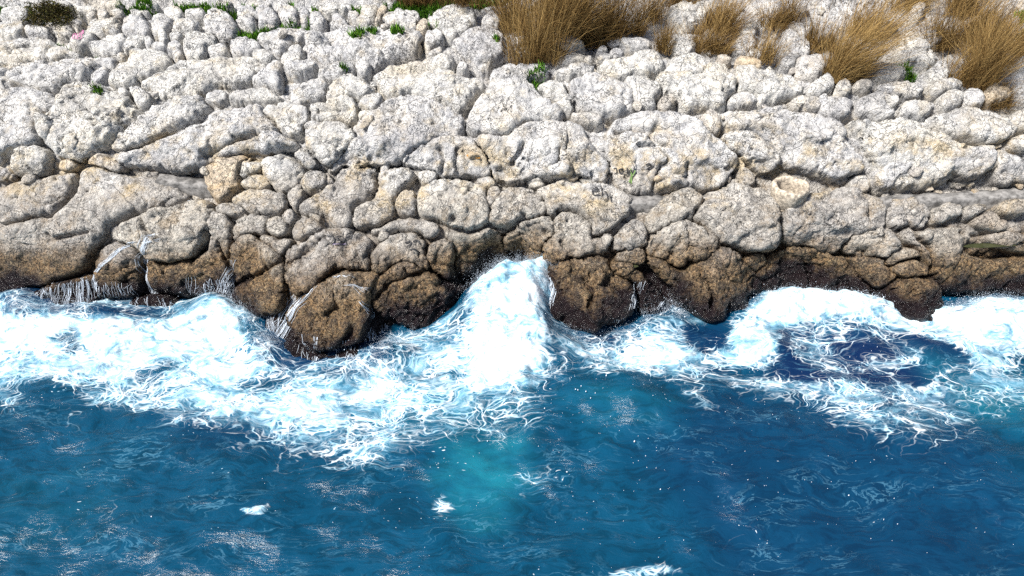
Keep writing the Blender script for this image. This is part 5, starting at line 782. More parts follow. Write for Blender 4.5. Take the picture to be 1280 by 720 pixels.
# ------------------------------------------------------------------ sea
def axis(lo, hi, step, far0, far1):
    a = np.arange(lo, hi + step, step); g = [lo]; s = step
    while g[-1] > far0: s *= 1.35; g.append(g[-1] - s)
    k = [a[-1]]; s = step
    while k[-1] < far1: s *= 1.35; k.append(k[-1] + s)
    return np.concatenate([g[:0:-1], a, k[1:]])
ax = axis(-7.8, 7.8, .021, -80, 80); ay = axis(2.9, 8.2, .0195, -80, 8.4)
gx, gy = np.meshgrid(ax, ay)
FOAM = [
 (0.14,0.5,[(-5.814,4.663),(-5.058,4.873),(-3.69,4.462),(-3.222,3.813),(-4.061,3.397),(-5.028,3.241)]),
 (0.1,0.5,[(0.454,5.319),(5.93,4.873),(4.863,2.944),(0.429,2.944)]),
 (0.47,0.35,[(-11.293,6.331),(-5.117,5.803),(-2.938,5.803),(-0.802,6.47),(0.594,6.331),(1.524,5.866),(1.125,5.678),(0.459,5.436),(0.175,4.927),(-0.345,4.746),(-1.018,4.582),(-1.677,4.462),(-2.362,4.521),(-2.998,4.684),(-3.67,4.895),(-4.378,5.136),(-5.044,5.227),(-10.144,5.091)]),
 (0.6,0.25,[(-6.587,6.061),(-4.081,5.556),(-2.906,5.678),(-1.906,5.866),(-0.792,6.331),(0.0,6.061),(0.0,5.319),(-0.698,4.873),(-1.71,4.663),(-2.595,4.788),(-3.648,5.091),(-4.451,5.319),(-6.241,5.436)]),
 (0.16,0.12,[(-5.727,5.507),(-5.403,5.604),(-4.946,5.412),(-4.764,5.204),(-5.072,5.091),(-5.495,5.227)]),
 (0.8,0.2,[(-11.717,6.789),(-6.117,6.686),(-5.395,6.909),(-4.384,6.834),(-3.675,7.062),(-3.19,6.331),(-2.811,5.866),(-2.284,5.853),(-1.84,5.752),(-2.231,5.58),(-2.765,5.483),(-3.114,5.412),(-3.679,5.46),(-4.183,5.58),(-4.628,5.531),(-5.167,5.703),(-5.649,5.727),(-10.733,5.727)]),
 (0.97,0.14,[(-11.662,6.73),(-6.095,6.642),(-5.37,6.849),(-4.368,6.789),(-3.666,7.031),(-3.286,6.47),(-3.293,6.061),(-3.945,5.982),(-4.843,6.061),(-5.668,6.167),(-11.092,6.114)]),
 (0.8,0.14,[(-3.988,5.556),(-3.233,5.507),(-2.386,5.436),(-1.68,5.629),(-1.125,5.678),(-1.459,5.365),(-2.136,5.091),(-2.736,5.003),(-3.319,5.181)]),
 (0.4,0.08,[(-5.614,6.262),(-5.349,6.331),(-5.153,6.061),(-5.389,5.982)]),
 (0.45,0.08,[(-4.539,5.778),(-4.273,5.956),(-3.832,5.93),(-4.143,5.727),(-4.378,5.653)]),
 (0.42,0.1,[(-3.26,5.604),(-2.806,5.653),(-2.443,5.703),(-2.679,5.507),(-3.134,5.483)]),
 (0.66,0.16,[(-1.594,5.678),(-1.077,6.194),(-0.405,6.613),(-0.187,5.678),(-0.727,5.319),(-1.272,5.319)]),
 (0.46,0.1,[(-7.123,7.031),(-6.3,7.062),(-5.357,6.819),(-4.317,6.789),(-3.649,6.97),(-3.478,6.73),(-4.408,6.47),(-5.851,6.556),(-6.86,6.556)]),
 (0.46,0.1,[(-3.519,6.73),(-3.106,6.47),(-2.809,6.061),(-2.269,5.778),(-1.702,5.778),(-1.55,6.061),(-1.594,5.678),(-2.24,5.629),(-2.843,5.803),(-3.232,6.194)]),
 (0.5,0.1,[(-1.763,6.541),(-1.403,6.47),(-0.997,6.414),(-0.413,6.834),(-0.347,6.331),(-0.963,5.995),(-1.62,5.866)]),
 (0.5,0.1,[(0.467,6.642),(0.995,6.386),(1.622,6.613),(2.019,6.819),(1.904,6.47),(1.571,6.221),(0.969,6.061),(0.489,6.167)]),
 (0.98,0.12,[(-0.491,5.555),(-0.438,6.087),(-0.551,6.471),(-0.535,7.018),(-0.163,7.754),(0.716,7.72),(0.662,7.096),(0.496,6.571),(0.498,6.154),(0.335,5.828),(0.092,5.641),(0.273,5.555),(0.0,5.459)]),
 (0.6,0.15,[(0.501,6.47),(0.982,6.221),(1.585,6.331),(2.075,6.909),(2.635,6.613),(2.972,6.331),(2.778,5.93),(2.25,5.678),(1.68,5.629),(1.036,5.727),(0.572,5.866)]),
 (0.95,0.14,[(1.381,6.276),(1.886,6.358),(2.208,6.061),(1.994,5.828),(1.513,5.778),(1.196,6.008)]),
 (0.9,0.14,[(2.58,6.441),(2.945,6.728),(3.288,7.077),(3.804,7.234),(4.395,7.108),(4.951,6.923),(5.619,6.803),(6.129,7.015),(12.139,7.108),(11.314,6.233),(6.035,6.02),(5.741,5.814),(5.558,6.126),(5.291,6.288),(4.933,6.371),(4.381,6.483),(3.692,6.511),(3.29,6.427),(3.147,5.968),(2.955,5.776),(2.594,5.839),(2.716,6.166),(2.502,6.166)]),
 (0.98,0.1,[(3.047,6.728),(3.776,7.139),(4.374,7.046),(4.927,6.862),(5.592,6.743),(6.1,6.953),(12.08,7.046),(11.576,6.511),(5.919,6.371),(5.066,6.455),(4.231,6.626),(3.425,6.626)]),
 (0.85,0.12,[(5.448,6.556),(5.779,6.194),(5.946,5.905),(5.637,5.703),(5.424,6.061),(5.174,6.386)]),
 (0.44,0.1,[(3.439,6.442),(3.935,6.556),(4.619,6.499),(5.063,6.358),(5.095,6.061),(4.633,5.778),(3.954,5.727),(3.419,5.828),(3.308,6.114)]),
 (0.5,0.1,[(3.55,6.276),(3.872,6.358),(4.068,6.061),(4.161,5.778),(3.807,5.853)]),
 (0.54,0.3,[(2.166,5.727),(3.013,5.727),(3.562,5.678),(4.708,5.727),(5.557,5.93),(11.113,5.93),(10.536,5.319),(5.304,5.204),(4.773,4.82),(4.145,4.767),(3.718,5.036),(3.27,5.319),(2.662,5.436)]),
 (0.6,0.2,[(3.71,5.556),(4.541,5.319),(4.448,4.873),(3.964,4.981)]),
 (0.2,0.1,[(2.209,6.499),(2.641,6.642),(2.785,6.47),(2.639,6.167),(2.325,6.061),(2.184,6.249)]),
 (0.06,0.18,[(0.452,5.261),(0.742,5.556),(1.409,5.703),(1.843,5.483),(2.136,5.091),(1.881,4.663),(1.233,4.981),(0.701,4.927)]),
 (0.42,0.15,[(1.816,5.604),(2.203,5.436),(2.427,5.204),(2.127,5.047),(1.907,5.319)]),
 (0.3,0.1,[(0.0,4.364),(0.423,4.562),(0.498,4.364),(0.081,4.081)]),
 (0.6,0.06,[(0.723,3.226),(1.046,3.334),(1.427,3.382),(1.563,3.303),(1.181,3.226)]),
 (0.95,0.04,[(-2.71,3.892),(-2.558,3.918),(-2.434,3.963),(-2.395,3.901),(-2.472,3.83),(-2.616,3.839)]),
 (0.55,0.08,[(-0.8,3.99),(-0.677,4.062),(-0.59,3.954),(-0.711,3.865)])]
NAVY = [
 (1.0,0.25,[(3.225,6.541),(5.24,6.541),(5.557,5.93),(4.627,5.091),(3.596,5.204),(3.0,5.678)]),
 (0.7,0.2,[(0.501,6.47),(1.603,6.47),(2.635,6.613),(2.938,6.194),(2.437,5.678),(0.581,6.061)]),
 (0.45,0.5,[(2.226,5.556),(4.983,5.091),(5.392,3.901),(4.863,2.944),(1.859,2.944),(1.368,4.663)]),
 (0.4,0.3,[(-4.093,5.091),(-1.998,5.319),(-1.71,4.663),(-3.335,4.663)]),
 (0.8,0.2,[(-6.848,6.909),(-6.164,7.219),(-4.464,7.219),(-4.257,6.613),(-5.811,6.47),(-6.538,6.331)]),
 (0.7,0.2,[(-3.041,6.613),(-1.703,6.47),(-1.5,5.678),(-2.812,5.678)])]
CYAN = [
 (0.8,0.3,[(-0.687,4.705),(-0.349,4.873),(0.087,4.82),(0.166,4.364),(-0.157,3.813),(-0.555,3.901),(-0.741,4.268)]),
 (0.22,0.35,[(-2.041,5.556),(0.0,5.678),(0.178,5.091),(-1.395,4.873)]),
 (0.18,0.3,[(0.545,5.319),(1.113,5.556),(1.907,5.319),(1.744,4.873),(0.872,4.873)]),
 (0.5,0.3,[(4.897,6.194),(5.625,5.678),(6.375,5.678),(5.93,4.873),(5.161,5.091),(4.875,5.678)]),
 (0.1,0.4,[(-5.648,4.364),(-4.403,4.562),(-3.806,3.901),(-4.362,3.397),(-5.114,3.397)])]
LIFT = [
 (0.0,6.194,0.55,0.45,0.1),
 (-4.938,6.541,1.6,0.35,0.14),
 (-3.758,6.728,0.3,0.25,0.18),
 (3.789,6.832,0.7,0.28,0.2),
 (4.57,6.728,0.5,0.2,0.14),
 (6.044,6.626,0.6,0.3,0.2),
 (1.272,5.319,0.75,0.35,0.12),
 (-6.292,6.834,0.35,0.25,0.14),
 (1.915,6.541,0.3,0.2,0.12),
 (3.134,6.194,0.3,0.3,0.14),
 (5.327,6.061,0.6,0.25,0.12),
 (-1.533,5.93,0.4,0.25,0.12),
 (-3.003,6.061,0.3,0.25,0.14)]
SURGE = [([(-1.01, 5.436), (-0.716, 6.118), (-0.649, 6.518), (-0.52, 6.888), (-0.183, 7.277), (0.548, 7.261), (0.44, 6.888), (0.355, 6.499), (0.583, 6.147), (0.551, 5.436)], 5.74, 0.46, 0.56)]
pw = np.stack([gx.ravel(), gy.ravel(), gx.ravel() * 0], -1)
wx = pnoise(pw * .9).reshape(gx.shape) * .22 + pnoise(pw * 3.1 + 3).reshape(gx.shape) * .10
wy = pnoise(pw * .9 + 9).reshape(gx.shape) * .22 + pnoise(pw * 3.1 + 13).reshape(gx.shape) * .10
near = (np.abs(gx) < 11) & (gy > 1.5)
def paint(layers, start):
    a = np.full(gx.shape, start, float)
    for val, soft, poly in layers:
        dd = np.full(gx.shape, -9.); k = .45 if soft > .1 else .15
        dd[near] = sdf(np.array(poly), gx[near] + wx[near] * k * 1.2, gy[near] + wy[near] * k * 1.2)
        m = sstep(-soft, soft, dd); a = a * (1 - m) + val * m
    return a
foam = paint(FOAM, .05); navy = paint(NAVY, 0.); cyan = paint(CYAN, 0.)
zs = np.zeros(gx.shape)
for (lx, ly, a, k, ph) in ((.25, 1, .030, 2.2, .3), (-.5, 1, .016, 3.6, 1.1), (.8, .7, .008, 6.1, 2.), (-.9, .5, .005, 9., .7), (.2, 1, .003, 15., 4.)):
    zs += a * (1 - 2 * np.abs(np.sin(.5 * (k * (lx * gx + ly * gy) + ph + 5 * wx + 4 * wy))) ** 1.3)
zs += .05 * pnoise(pw * .8 + 4).reshape(gx.shape) + .018 * pnoise(pw * 2.7 + 8).reshape(gx.shape) + .006 * pnoise(pw * 7 + 8).reshape(gx.shape)
fl = sstep(.62, .95, foam)
billow = np.abs(pnoise(pw * 3.2 + 30)).reshape(gx.shape) * .07 + np.abs(pnoise(pw * 8 + 21)).reshape(gx.shape) * .03 + pnoise(pw * 19 + 21).reshape(gx.shape) * .010
zs += fl * billow + sstep(.3, .7, foam) * (pnoise(pw * 11 + 5).reshape(gx.shape) * .016)
for (cx, cy, rx, ry, hz) in LIFT:
    zs += hz * np.exp(-(((gx - cx + wx * .5) / rx) ** 2 + ((gy - cy + wy * .5) / ry) ** 2))
for poly, y0, sl_, zm in SURGE:
    dd = np.full(gx.shape, -9.); dd[near] = sdf(np.array(poly), gx[near] + wx[near] * .5, gy[near] + wy[near] * .5)
    mk = sstep(-.38, .22, dd); zs += mk * (np.clip((gy - y0) * sl_, 0, zm) + np.abs(pnoise(pw * 3.5 + 77)).reshape(gx.shape) * .06 + pnoise(pw * 12 + 7).reshape(gx.shape) * .012)
far = 1 - sstep(8, 20, np.maximum(np.abs(gx), np.abs(gy))); zs *= far
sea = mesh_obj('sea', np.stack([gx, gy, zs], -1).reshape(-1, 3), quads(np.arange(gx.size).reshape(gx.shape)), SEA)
for nm, a in (('foam', foam), ('navy', navy), ('cyan', cyan)):
    at = sea.data.attributes.new(nm, 'FLOAT', 'POINT'); at.data.foreach_set('value', a.astype(np.float32).ravel())
tag(sea, 'blue-green sea streaked with white foam breaking on the rocks', None, kind='structure')
def sea_z(x, y):
    return float(zs[min(np.searchsorted(ay, y), len(ay) - 1), min(np.searchsorted(ax, x), len(ax) - 1)])

# ------------------------------------------------------------------ ribbons (trickles, lettering, grass)
def ribbon(V, F, pts, widths, side):
    n0 = len(V)
    for p, w, s in zip(pts, widths, side): V.append(p - s * w * .5); V.append(p + s * w * .5)
    for k in range(len(pts) - 1): a = n0 + 2 * k; F.append((a, a + 1, a + 3, a + 2))
def resample(pl, step):
    a = np.array(pl, float); s = np.concatenate([[0], np.cumsum(np.hypot(*np.diff(a, axis=0).T))])
    n = max(2, int(s[-1] / step) + 1); q = np.linspace(0, s[-1], n)
    return np.stack([np.interp(q, s, a[:, 0]), np.interp(q, s, a[:, 1])], -1)
def rod(V, F, pts, widths, nseg=5):
    """thin round strand along pts"""
    n0 = len(V); pts = np.array(pts); tg = np.gradient(pts, axis=0); tg /= np.linalg.norm(tg, axis=1)[:, None] + 1e-9
    for p, tv, w in zip(pts, tg, widths):
        a = np.cross(tv, (.31, .2, .93)); a /= np.linalg.norm(a) + 1e-9; b = np.cross(tv, a)
        for k in range(nseg): th = 2 * math.pi * k / nseg; V.append(p + .5 * w * (math.cos(th) * a + math.sin(th) * b))
    for k in range(len(pts) - 1):
        for j in range(nseg):
            a = n0 + k * nseg + j; b = n0 + k * nseg + (j + 1) % nseg; F.append((a, b, b + nseg, a + nseg))

# painted lettering and scrawls, lying on the stone they are painted on
BLACKP = flat('black_paint', (.018, .018, .02), .6); PINKP = flat('pink_paint', (.42, .10, .26), .7); GREENP = flat('green_paint', (.16, .26, .08), .7); PURPLEP = flat('purple_paint', (.20, .165, .25), .8)
PAINT = {'k': BLACKP, 'p': PINKP, 'g': GREENP, 'v': PURPLEP, 'o': flat('orange_lichen', (.34, .17, .04), .9), 's': flat('pink_stain', (.40, .25, .24), .9), 'r': flat('rust_stain', (.20, .085, .04), .9)}
for key, col, width, strokes in [
 ('d10','k',0.0125,[[(1.024,4.599),(1.081,4.616),(1.098,4.664),(1.056,4.68),(1.011,4.632),(1.008,4.567),(1.049,4.535),(1.092,4.551)],[(1.128,4.712),(1.14,4.664),(1.12,4.535)],[(1.21,4.632),(1.167,4.616),(1.178,4.567),(1.205,4.535),(1.188,4.486),(1.146,4.486)],[(1.235,4.567),(1.244,4.47)],[(1.238,4.616),(1.252,4.608)]]),
 ('c16','k',0.013,[[(-2.247,4.105),(-2.19,4.094),(-2.159,4.063),(-2.197,4.032),(-2.227,4.053)],[(-2.149,4.094),(-2.096,4.115),(-2.065,4.083),(-2.103,4.052),(-2.147,4.073),(-2.149,4.094)],[(-2.047,4.042),(-2.056,4.126),(-2.002,4.148),(-1.985,4.115),(-2.037,4.083)]]),
 ('c16','v',0.011,[[(-2.173,4.033),(-2.094,4.04),(-2.046,4.046)]]),
 ('c18','k',0.018,[[(-1.324,3.984),(-1.269,4.007),(-1.241,3.967),(-1.296,3.944)],[(-1.227,3.992),(-1.172,4.016),(-1.144,3.962)],[(-1.268,3.904),(-1.199,3.913),(-1.157,3.871)]]),
 ('h1','k',0.014,[[(1.285,4.953),(1.328,4.967),(1.329,4.896),(1.287,4.882)],[(1.357,4.938),(1.399,4.953),(1.415,4.896),(1.373,4.882),(1.357,4.938)],[(1.442,4.953),(1.459,4.882),(1.486,4.938),(1.515,4.896),(1.528,4.967)]]),
 ('h1','k',0.02,[[(1.7,5.002),(1.742,5.016),(1.772,4.974),(1.716,4.946),(1.759,4.932),(1.8,4.988)]]),
 ('h1','g',0.016,[[(1.491,4.945),(1.513,4.864),(1.482,4.779)],[(1.532,4.924),(1.514,4.843),(1.542,4.756)]]),
 ('a7','p',0.01,[[(-5.989,6.982),(-6.013,7.087),(-5.993,7.123),(-5.967,7.016)],[(-5.94,6.999),(-5.971,7.123),(-5.95,7.16),(-5.924,7.051),(-5.94,7.033)],[(-5.902,7.051),(-5.935,7.178),(-5.919,7.197),(-5.892,7.087)],[(-5.989,6.982),(-5.929,6.999),(-5.88,7.051)]]),
 ('h3','o',0.022,[[(-0.57,5.125),(-0.509,5.105)],[(-0.468,5.095),(-0.407,5.085)],[(-0.529,5.145),(-0.488,5.135)]])]:
    V, F = [], []
    for stx in strokes:
        pl = resample(stx, .012); pts = []
        for x, t in pl:
            p, n = surf(x, t, key); pts.append(p + n * .012)
        pts = np.array(pts)
        for _ in range(2): pts[1:-1] = .5 * pts[1:-1] + .25 * (pts[:-2] + pts[2:])
        pts += nrm(np.array([pl[0][1]]))[0] * .009
        tg = np.gradient(pts, axis=0); n = nrm(np.array([pl[0][1]]))[0]
        sd = np.cross(tg, n); sd /= np.linalg.norm(sd, axis=1)[:, None] + 1e-9
        ribbon(V, F, pts, [width] * len(pts), sd)
    o = mesh_obj({'o': 'lichen_patch', 's': 'stain', 'r': 'stain'}.get(col, 'painted_scrawl'), V, F, PAINT[col], OBJ[key], np.mean(V, 0))
    o['label'] = {'k': 'black painted scrawl', 'p': 'pink painted scrawl', 'g': 'green painted scrawl', 'v': 'purple painted scrawl', 'o': 'orange lichen spot', 's': 'faint pink stain', 'r': 'rusty red stain'}[col]

# ------------------------------------------------------------------ concrete path, stone ring, rock pools
CONC = flat('weathered_concrete', (.17, .165, .16), .9, .65, 9.)
sec = [(-.07, -.16), (-.075, .0), (-.06, .02), (-.04, .024), (.04, .022), (.10, .018), (.15, .0), (.15, -.16)]
for lab, pl, dz in [('short grey concrete strip showing behind the big left slab', [(-4.541, 4.853), (-4.245, 4.822), (-3.863, 4.767)], -0.04), ('short dark concrete strip between the lettered boulder and a tan boulder', [(1.419, 4.561), (1.724, 4.561), (2.047, 4.549)], -0.05), ('long weathered concrete strip running to the right edge below the white slabs', [(4.504, 4.512), (5.277, 4.584), (6.0, 4.631), (7.131, 4.677)], -0.06)]:
    V, F = [], []; line = resample(pl, .04)
    for k, (x, t) in enumerate(line):
        b = base(np.array([x]), np.array([t]))[0]
        for dy, dh in sec: V.append((x, b[1] + dy + .012 * math.sin(x * 3.1), b[2] + dh + dz + .006 * math.sin(x * 17 + dy * 30)))
    V = np.array(V); V += .022 * np.stack([pnoise(V * 6), pnoise(V * 6 + 9), pnoise(V * 9 + 5)], -1)
    for k in range(len(line) - 1):
        for j in range(len(sec) - 1): a = k * len(sec) + j; F.append((a, a + len(sec), a + len(sec) + 1, a + 1))
    path = mesh_obj('concrete_path', V, F, CONC, None, V.mean(0)); tag(path, lab, None, kind='structure')

RINGM = flat('worn_cream_concrete', (.40, .345, .275), .9, .5, 26.)
(rx, rt) = (3.5, 4.571); rp, rn = surf(rx, rt); rp = base(np.array([rx]), np.array([rt]))[0] - np.array((0, 0, .02))
V, F = [], []; ns = 40
prof = [(.120, -.14), (.165, -.06), (.198, .05), (.210, .13), (.208, .175), (.195, .195), (.176, .199), (.158, .190), (.150, .16), (.146, .05), (.142, -.12)]
for k in range(ns):
    th = 2 * math.pi * k / ns
    for (rr, zz_) in prof:
        w = 1.12 + .035 * math.sin(3 * th + 1) + .02 * math.sin(7 * th); V.append((rr * w * math.cos(th), rr * w * math.sin(th), zz_ + .008 * math.sin(5 * th)))
V = np.array(V); V += .006 * np.stack([pnoise(V * 14), pnoise(V * 14 + 7), pnoise(V * 14 + 3)], -1)
ca, sa = math.cos(-.04), math.sin(-.04); V = np.stack([V[:, 0], V[:, 1] * ca - V[:, 2] * sa, V[:, 1] * sa + V[:, 2] * ca], -1) + rp
for k in range(ns):
    for j in range(len(prof) - 1): a = k * len(prof) + j; b = ((k + 1) % ns) * len(prof) + j; F.append((a, b, b + 1, a + 1))
ring = mesh_obj('concrete_ring', V, F, RINGM, None, rp); tag(ring, 'hollow round concrete pipe stub standing among the boulders', 'pipe')
SOIL = flat('brown_soil', (.035, .022, .012), .95)
V = [tuple(rp + np.array((.14 * math.cos(2 * math.pi * k / 24), .14 * math.sin(2 * math.pi * k / 24), -.06 + .01 * math.sin(k)))) for k in range(24)] + [tuple(rp + np.array((0, 0, -.055)))]
mesh_obj('soil_fill', V, [(k, (k + 1) % 24, 24) for k in range(24)], SOIL, ring, rp)

t = NT('rock_pool_water'); p = t.pos(); t.l(t.mix(t.noise(p, 9, 4), (.018, .022, .012), (.06, .065, .03)), t.b.inputs['Base Color']); t.b.inputs['Roughness'].default_value = .06; t.b.inputs['IOR'].default_value = 1.33
t.l(t.bump(t.noise(p, 14, 2), .1, .01), t.b.inputs['Normal']); POOL = t.m
for lab, poly, dz in [('greenish rock pool between the big brown slab and the tan boulders', [(5.661, 3.813), (5.752, 3.913), (5.912, 3.962), (6.079, 3.874), (6.368, 3.723), (6.382, 3.585), (6.15, 3.574), (5.883, 3.666)], 0.08), ('small dark rock pool left of the craggy boulders', [(1.32, 3.721), (1.381, 3.763), (1.525, 3.738), (1.608, 3.657), (1.526, 3.617), (1.382, 3.646)], -0.02)]:
    pc = np.array(poly); c = pc.mean(0); z = base(np.array([c[0]]), np.array([c[1]]))[0][2] + dz
    pts = np.array([base(np.array([x]), np.array([tt]))[0] for x, tt in chaikin(pc, 2)]); pts[:, 2] = z
    cc = pts.mean(0); V = np.vstack([pts, cc]); n = len(pts)
    o = mesh_obj('rock_pool', V, [(k, (k + 1) % n, n) for k in range(n)], POOL, None, cc); tag(o, lab, None, kind='structure')

# ------------------------------------------------------------------ running and falling water, spray
V, F = [], []
def strand(pl, w0, w1, off=.012, jit=.0):
    pl = resample(pl, .03); pts = []
    for x, t in pl:
        p, n = surf(x + rng.normal() * jit, t); z = max(p[2], sea_z(p[0], p[1]) - .02); pts.append(np.array([p[0], p[1], z]) + n * off)
    pts = np.array(pts)
    if len(pts) > 3: pts[1:-1] = .5 * pts[1:-1] + .25 * (pts[:-2] + pts[2:])
    n = len(pts); w0 = .0028; w1 = .002; rod(V, F, pts, [w0 + (w1 - w0) * k / (n - 1) + abs(rng.normal()) * .3 * w0 for k in range(n)], 4)
for pl, w0, w1, cnt, spread in [
 ([(-4.539,4.036),(-4.584,3.97),(-4.632,3.88),(-4.671,3.79),(-4.69,3.699),(-4.679,3.587),(-4.652,3.474),(-4.626,3.341),(-4.598,3.211)],0.012,0.02,14,0.016),
 ([(-4.458,4.046),(-4.539,4.036),(-4.586,3.947),(-4.663,3.768)],0.02,0.016,5,0.01),
 ([(-4.383,3.979),(-4.485,3.948),(-4.568,3.925)],0.02,0.016,4,0.012),
 ([(-4.77,3.923),(-4.877,3.866),(-4.987,3.785),(-5.058,3.693),(-5.15,3.6),(-5.265,3.505)],0.02,0.014,9,0.012),
 ([(-4.769,3.935),(-4.851,3.923),(-4.973,3.921)],0.02,0.012,4,0.008),
 ([(-5.324,3.467),(-5.318,3.365),(-5.301,3.254),(-5.272,3.127)],0.018,0.02,5,0.01),
 ([(-2.407,3.685),(-2.5,3.625),(-2.572,3.55),(-2.646,3.473),(-2.72,3.377),(-2.798,3.256),(-2.892,3.089),(-3.045,2.772)],0.022,0.03,22,0.028),
 ([(-2.755,3.644),(-2.725,3.563),(-2.707,3.48),(-2.732,3.405)],0.016,0.02,6,0.01),
 ([(-2.309,3.269),(-2.318,3.169),(-2.332,3.053),(-2.356,2.931)],0.014,0.02,6,0.012),
 ([(-1.929,3.229),(-1.93,3.124),(-1.876,3.005),(-1.821,2.906)],0.012,0.016,6,0.014),
 ([(-2.471,3.275),(-2.47,3.177),(-2.432,3.091)],0.01,0.012,3,0.01),
 ([(-2.099,3.184),(-2.083,3.072),(-2.067,2.935)],0.01,0.012,4,0.01),
 ([(-1.833,3.568),(-1.776,3.491),(-1.74,3.396),(-1.722,3.322)],0.014,0.012,4,0.01),
 ([(-2.103,3.756),(-2.026,3.769),(-1.967,3.755)],0.016,0.012,4,0.016),
 ([(-1.942,3.702),(-1.824,3.688),(-1.734,3.623)],0.018,0.014,5,0.018),
 ([(-3.5,3.705),(-3.539,3.59),(-3.592,3.481),(-3.651,3.336),(-3.706,3.215)],0.014,0.022,10,0.03),
 ([(1.612,3.46),(1.594,3.361),(1.565,3.264),(1.537,3.147)],0.014,0.014,9,0.035),
 ([(-4.208,4.501),(-4.171,4.525),(-4.133,4.536)],0.014,0.01,2,0.01),
 ([(-4.075,3.444),(-4.087,3.331),(-4.097,3.221)],0.008,0.012,3,0.05)]:
    a = np.array(pl)
    spread = max(spread, .018) * 1.6; cnt = int(cnt * 1.4)
    for k in range(cnt):
        o = rng.normal(size=2) * spread; wob = np.cumsum(rng.normal(size=len(a))) * spread * .22
        s0 = int(rng.uniform(0, .4) * len(a)) if k else 0
        q = a[s0:].copy(); q[:, 0] += o[0] + wob[s0:]
        if len(q) > 1: strand([tuple(v) for v in q], w0, w1)
for lip, foot, cnt, w in [
 ([(-6.155,3.186),(-5.951,3.308),(-5.726,3.389),(-5.505,3.447),(-5.334,3.467)],[(-6.2,2.987),(-5.99,2.962),(-5.776,2.953),(-5.561,2.986),(-5.302,3.021)],170,0.013),
 ([(-5.304,3.388),(-5.14,3.371),(-4.992,3.398),(-4.842,3.357)],[(-5.304,3.0),(-5.135,3.007),(-4.987,3.032),(-4.817,3.078)],60,0.01),
 ([(-4.966,3.032),(-4.866,3.118),(-4.704,3.186),(-4.497,3.191),(-4.363,3.12)],[(-5.035,2.886),(-4.869,2.87),(-4.64,2.856),(-4.454,2.877),(-4.293,2.949)],60,0.01),
 ([(0.375,3.308),(0.451,3.445),(0.509,3.427),(0.547,3.347)],[(0.235,2.613),(0.338,2.666),(0.417,2.781),(0.494,2.935)],110,0.011),
 ([(0.456,2.879),(0.609,2.976),(0.805,3.0),(0.999,3.024)],[(0.339,2.412),(0.514,2.572),(0.807,2.716),(1.104,2.778)],110,0.01),
 ([(1.122,3.036),(1.308,3.075),(1.475,3.079),(1.579,3.137)],[(1.124,2.813),(1.332,2.785),(1.521,2.782),(1.627,2.799)],80,0.01),
 ([(1.892,3.192),(1.999,3.135),(2.102,3.059),(2.218,3.006)],[(1.731,2.845),(1.943,2.752),(2.144,2.782),(2.335,2.853)],130,0.011),
 ([(-3.925,3.355),(-3.818,3.418),(-3.659,3.469),(-3.544,3.533)],[(-3.946,3.095),(-3.828,3.066),(-3.692,3.091),(-3.576,3.156)],60,0.009),
 ([(-3.515,3.065),(-3.328,3.066),(-3.053,3.274),(-2.845,3.405)],[(-3.479,2.805),(-3.247,2.872),(-2.977,3.072),(-2.86,3.174)],70,0.009),
 ([(-1.801,3.241),(-1.721,3.256),(-1.607,3.188),(-1.493,3.055)],[(-1.727,2.766),(-1.63,2.719),(-1.513,2.693),(-1.4,2.732)],90,0.01),
 ([(-2.572,3.193),(-2.369,3.16),(-2.1,3.149),(-1.853,3.176)],[(-2.581,2.884),(-2.377,2.888),(-2.106,2.898),(-1.821,2.868)],40,0.01),
 ([(-6.703,2.983),(-6.527,3.056),(-6.357,3.086),(-6.209,3.133)],[(-6.717,2.583),(-6.574,2.586),(-6.379,2.663),(-6.184,2.824)],70,0.014),
 ([(-2.498,2.94),(-2.65,2.986),(-2.784,2.998)],[(-3.08,2.48),(-2.991,2.644),(-2.932,2.757)],30,0.012)]:
    lp = np.array(lip); ft = np.array(foot)
    for k in range(int(cnt * .6)):
        u = rng.uniform(0, 1); s = np.linspace(0, 1, len(lp)); sf = np.linspace(0, 1, len(ft))
        a = np.array([np.interp(u, s, lp[:, 0]), np.interp(u, s, lp[:, 1])]); b = np.array([np.interp(u, sf, ft[:, 0]), np.interp(u, sf, ft[:, 1])])
        b = a + (b - a) * rng.uniform(.15, 1.25) * (.6 + .8 * abs(math.sin(u * 23 + cnt))); a = a + (b - a) * rng.uniform(0, .6); b[0] += rng.normal() * .02
        mid = (a + b) / 2 + np.array([rng.normal() * .012, 0]); strand([tuple(a), tuple(mid), tuple(b)], w * rng.uniform(.6, 1.5), w * .5)
fall = mesh_obj('falling_water', V, F, WHITE); tag(fall, 'thin white trickles and curtains of water running off the wet rocks', None, kind='stuff')

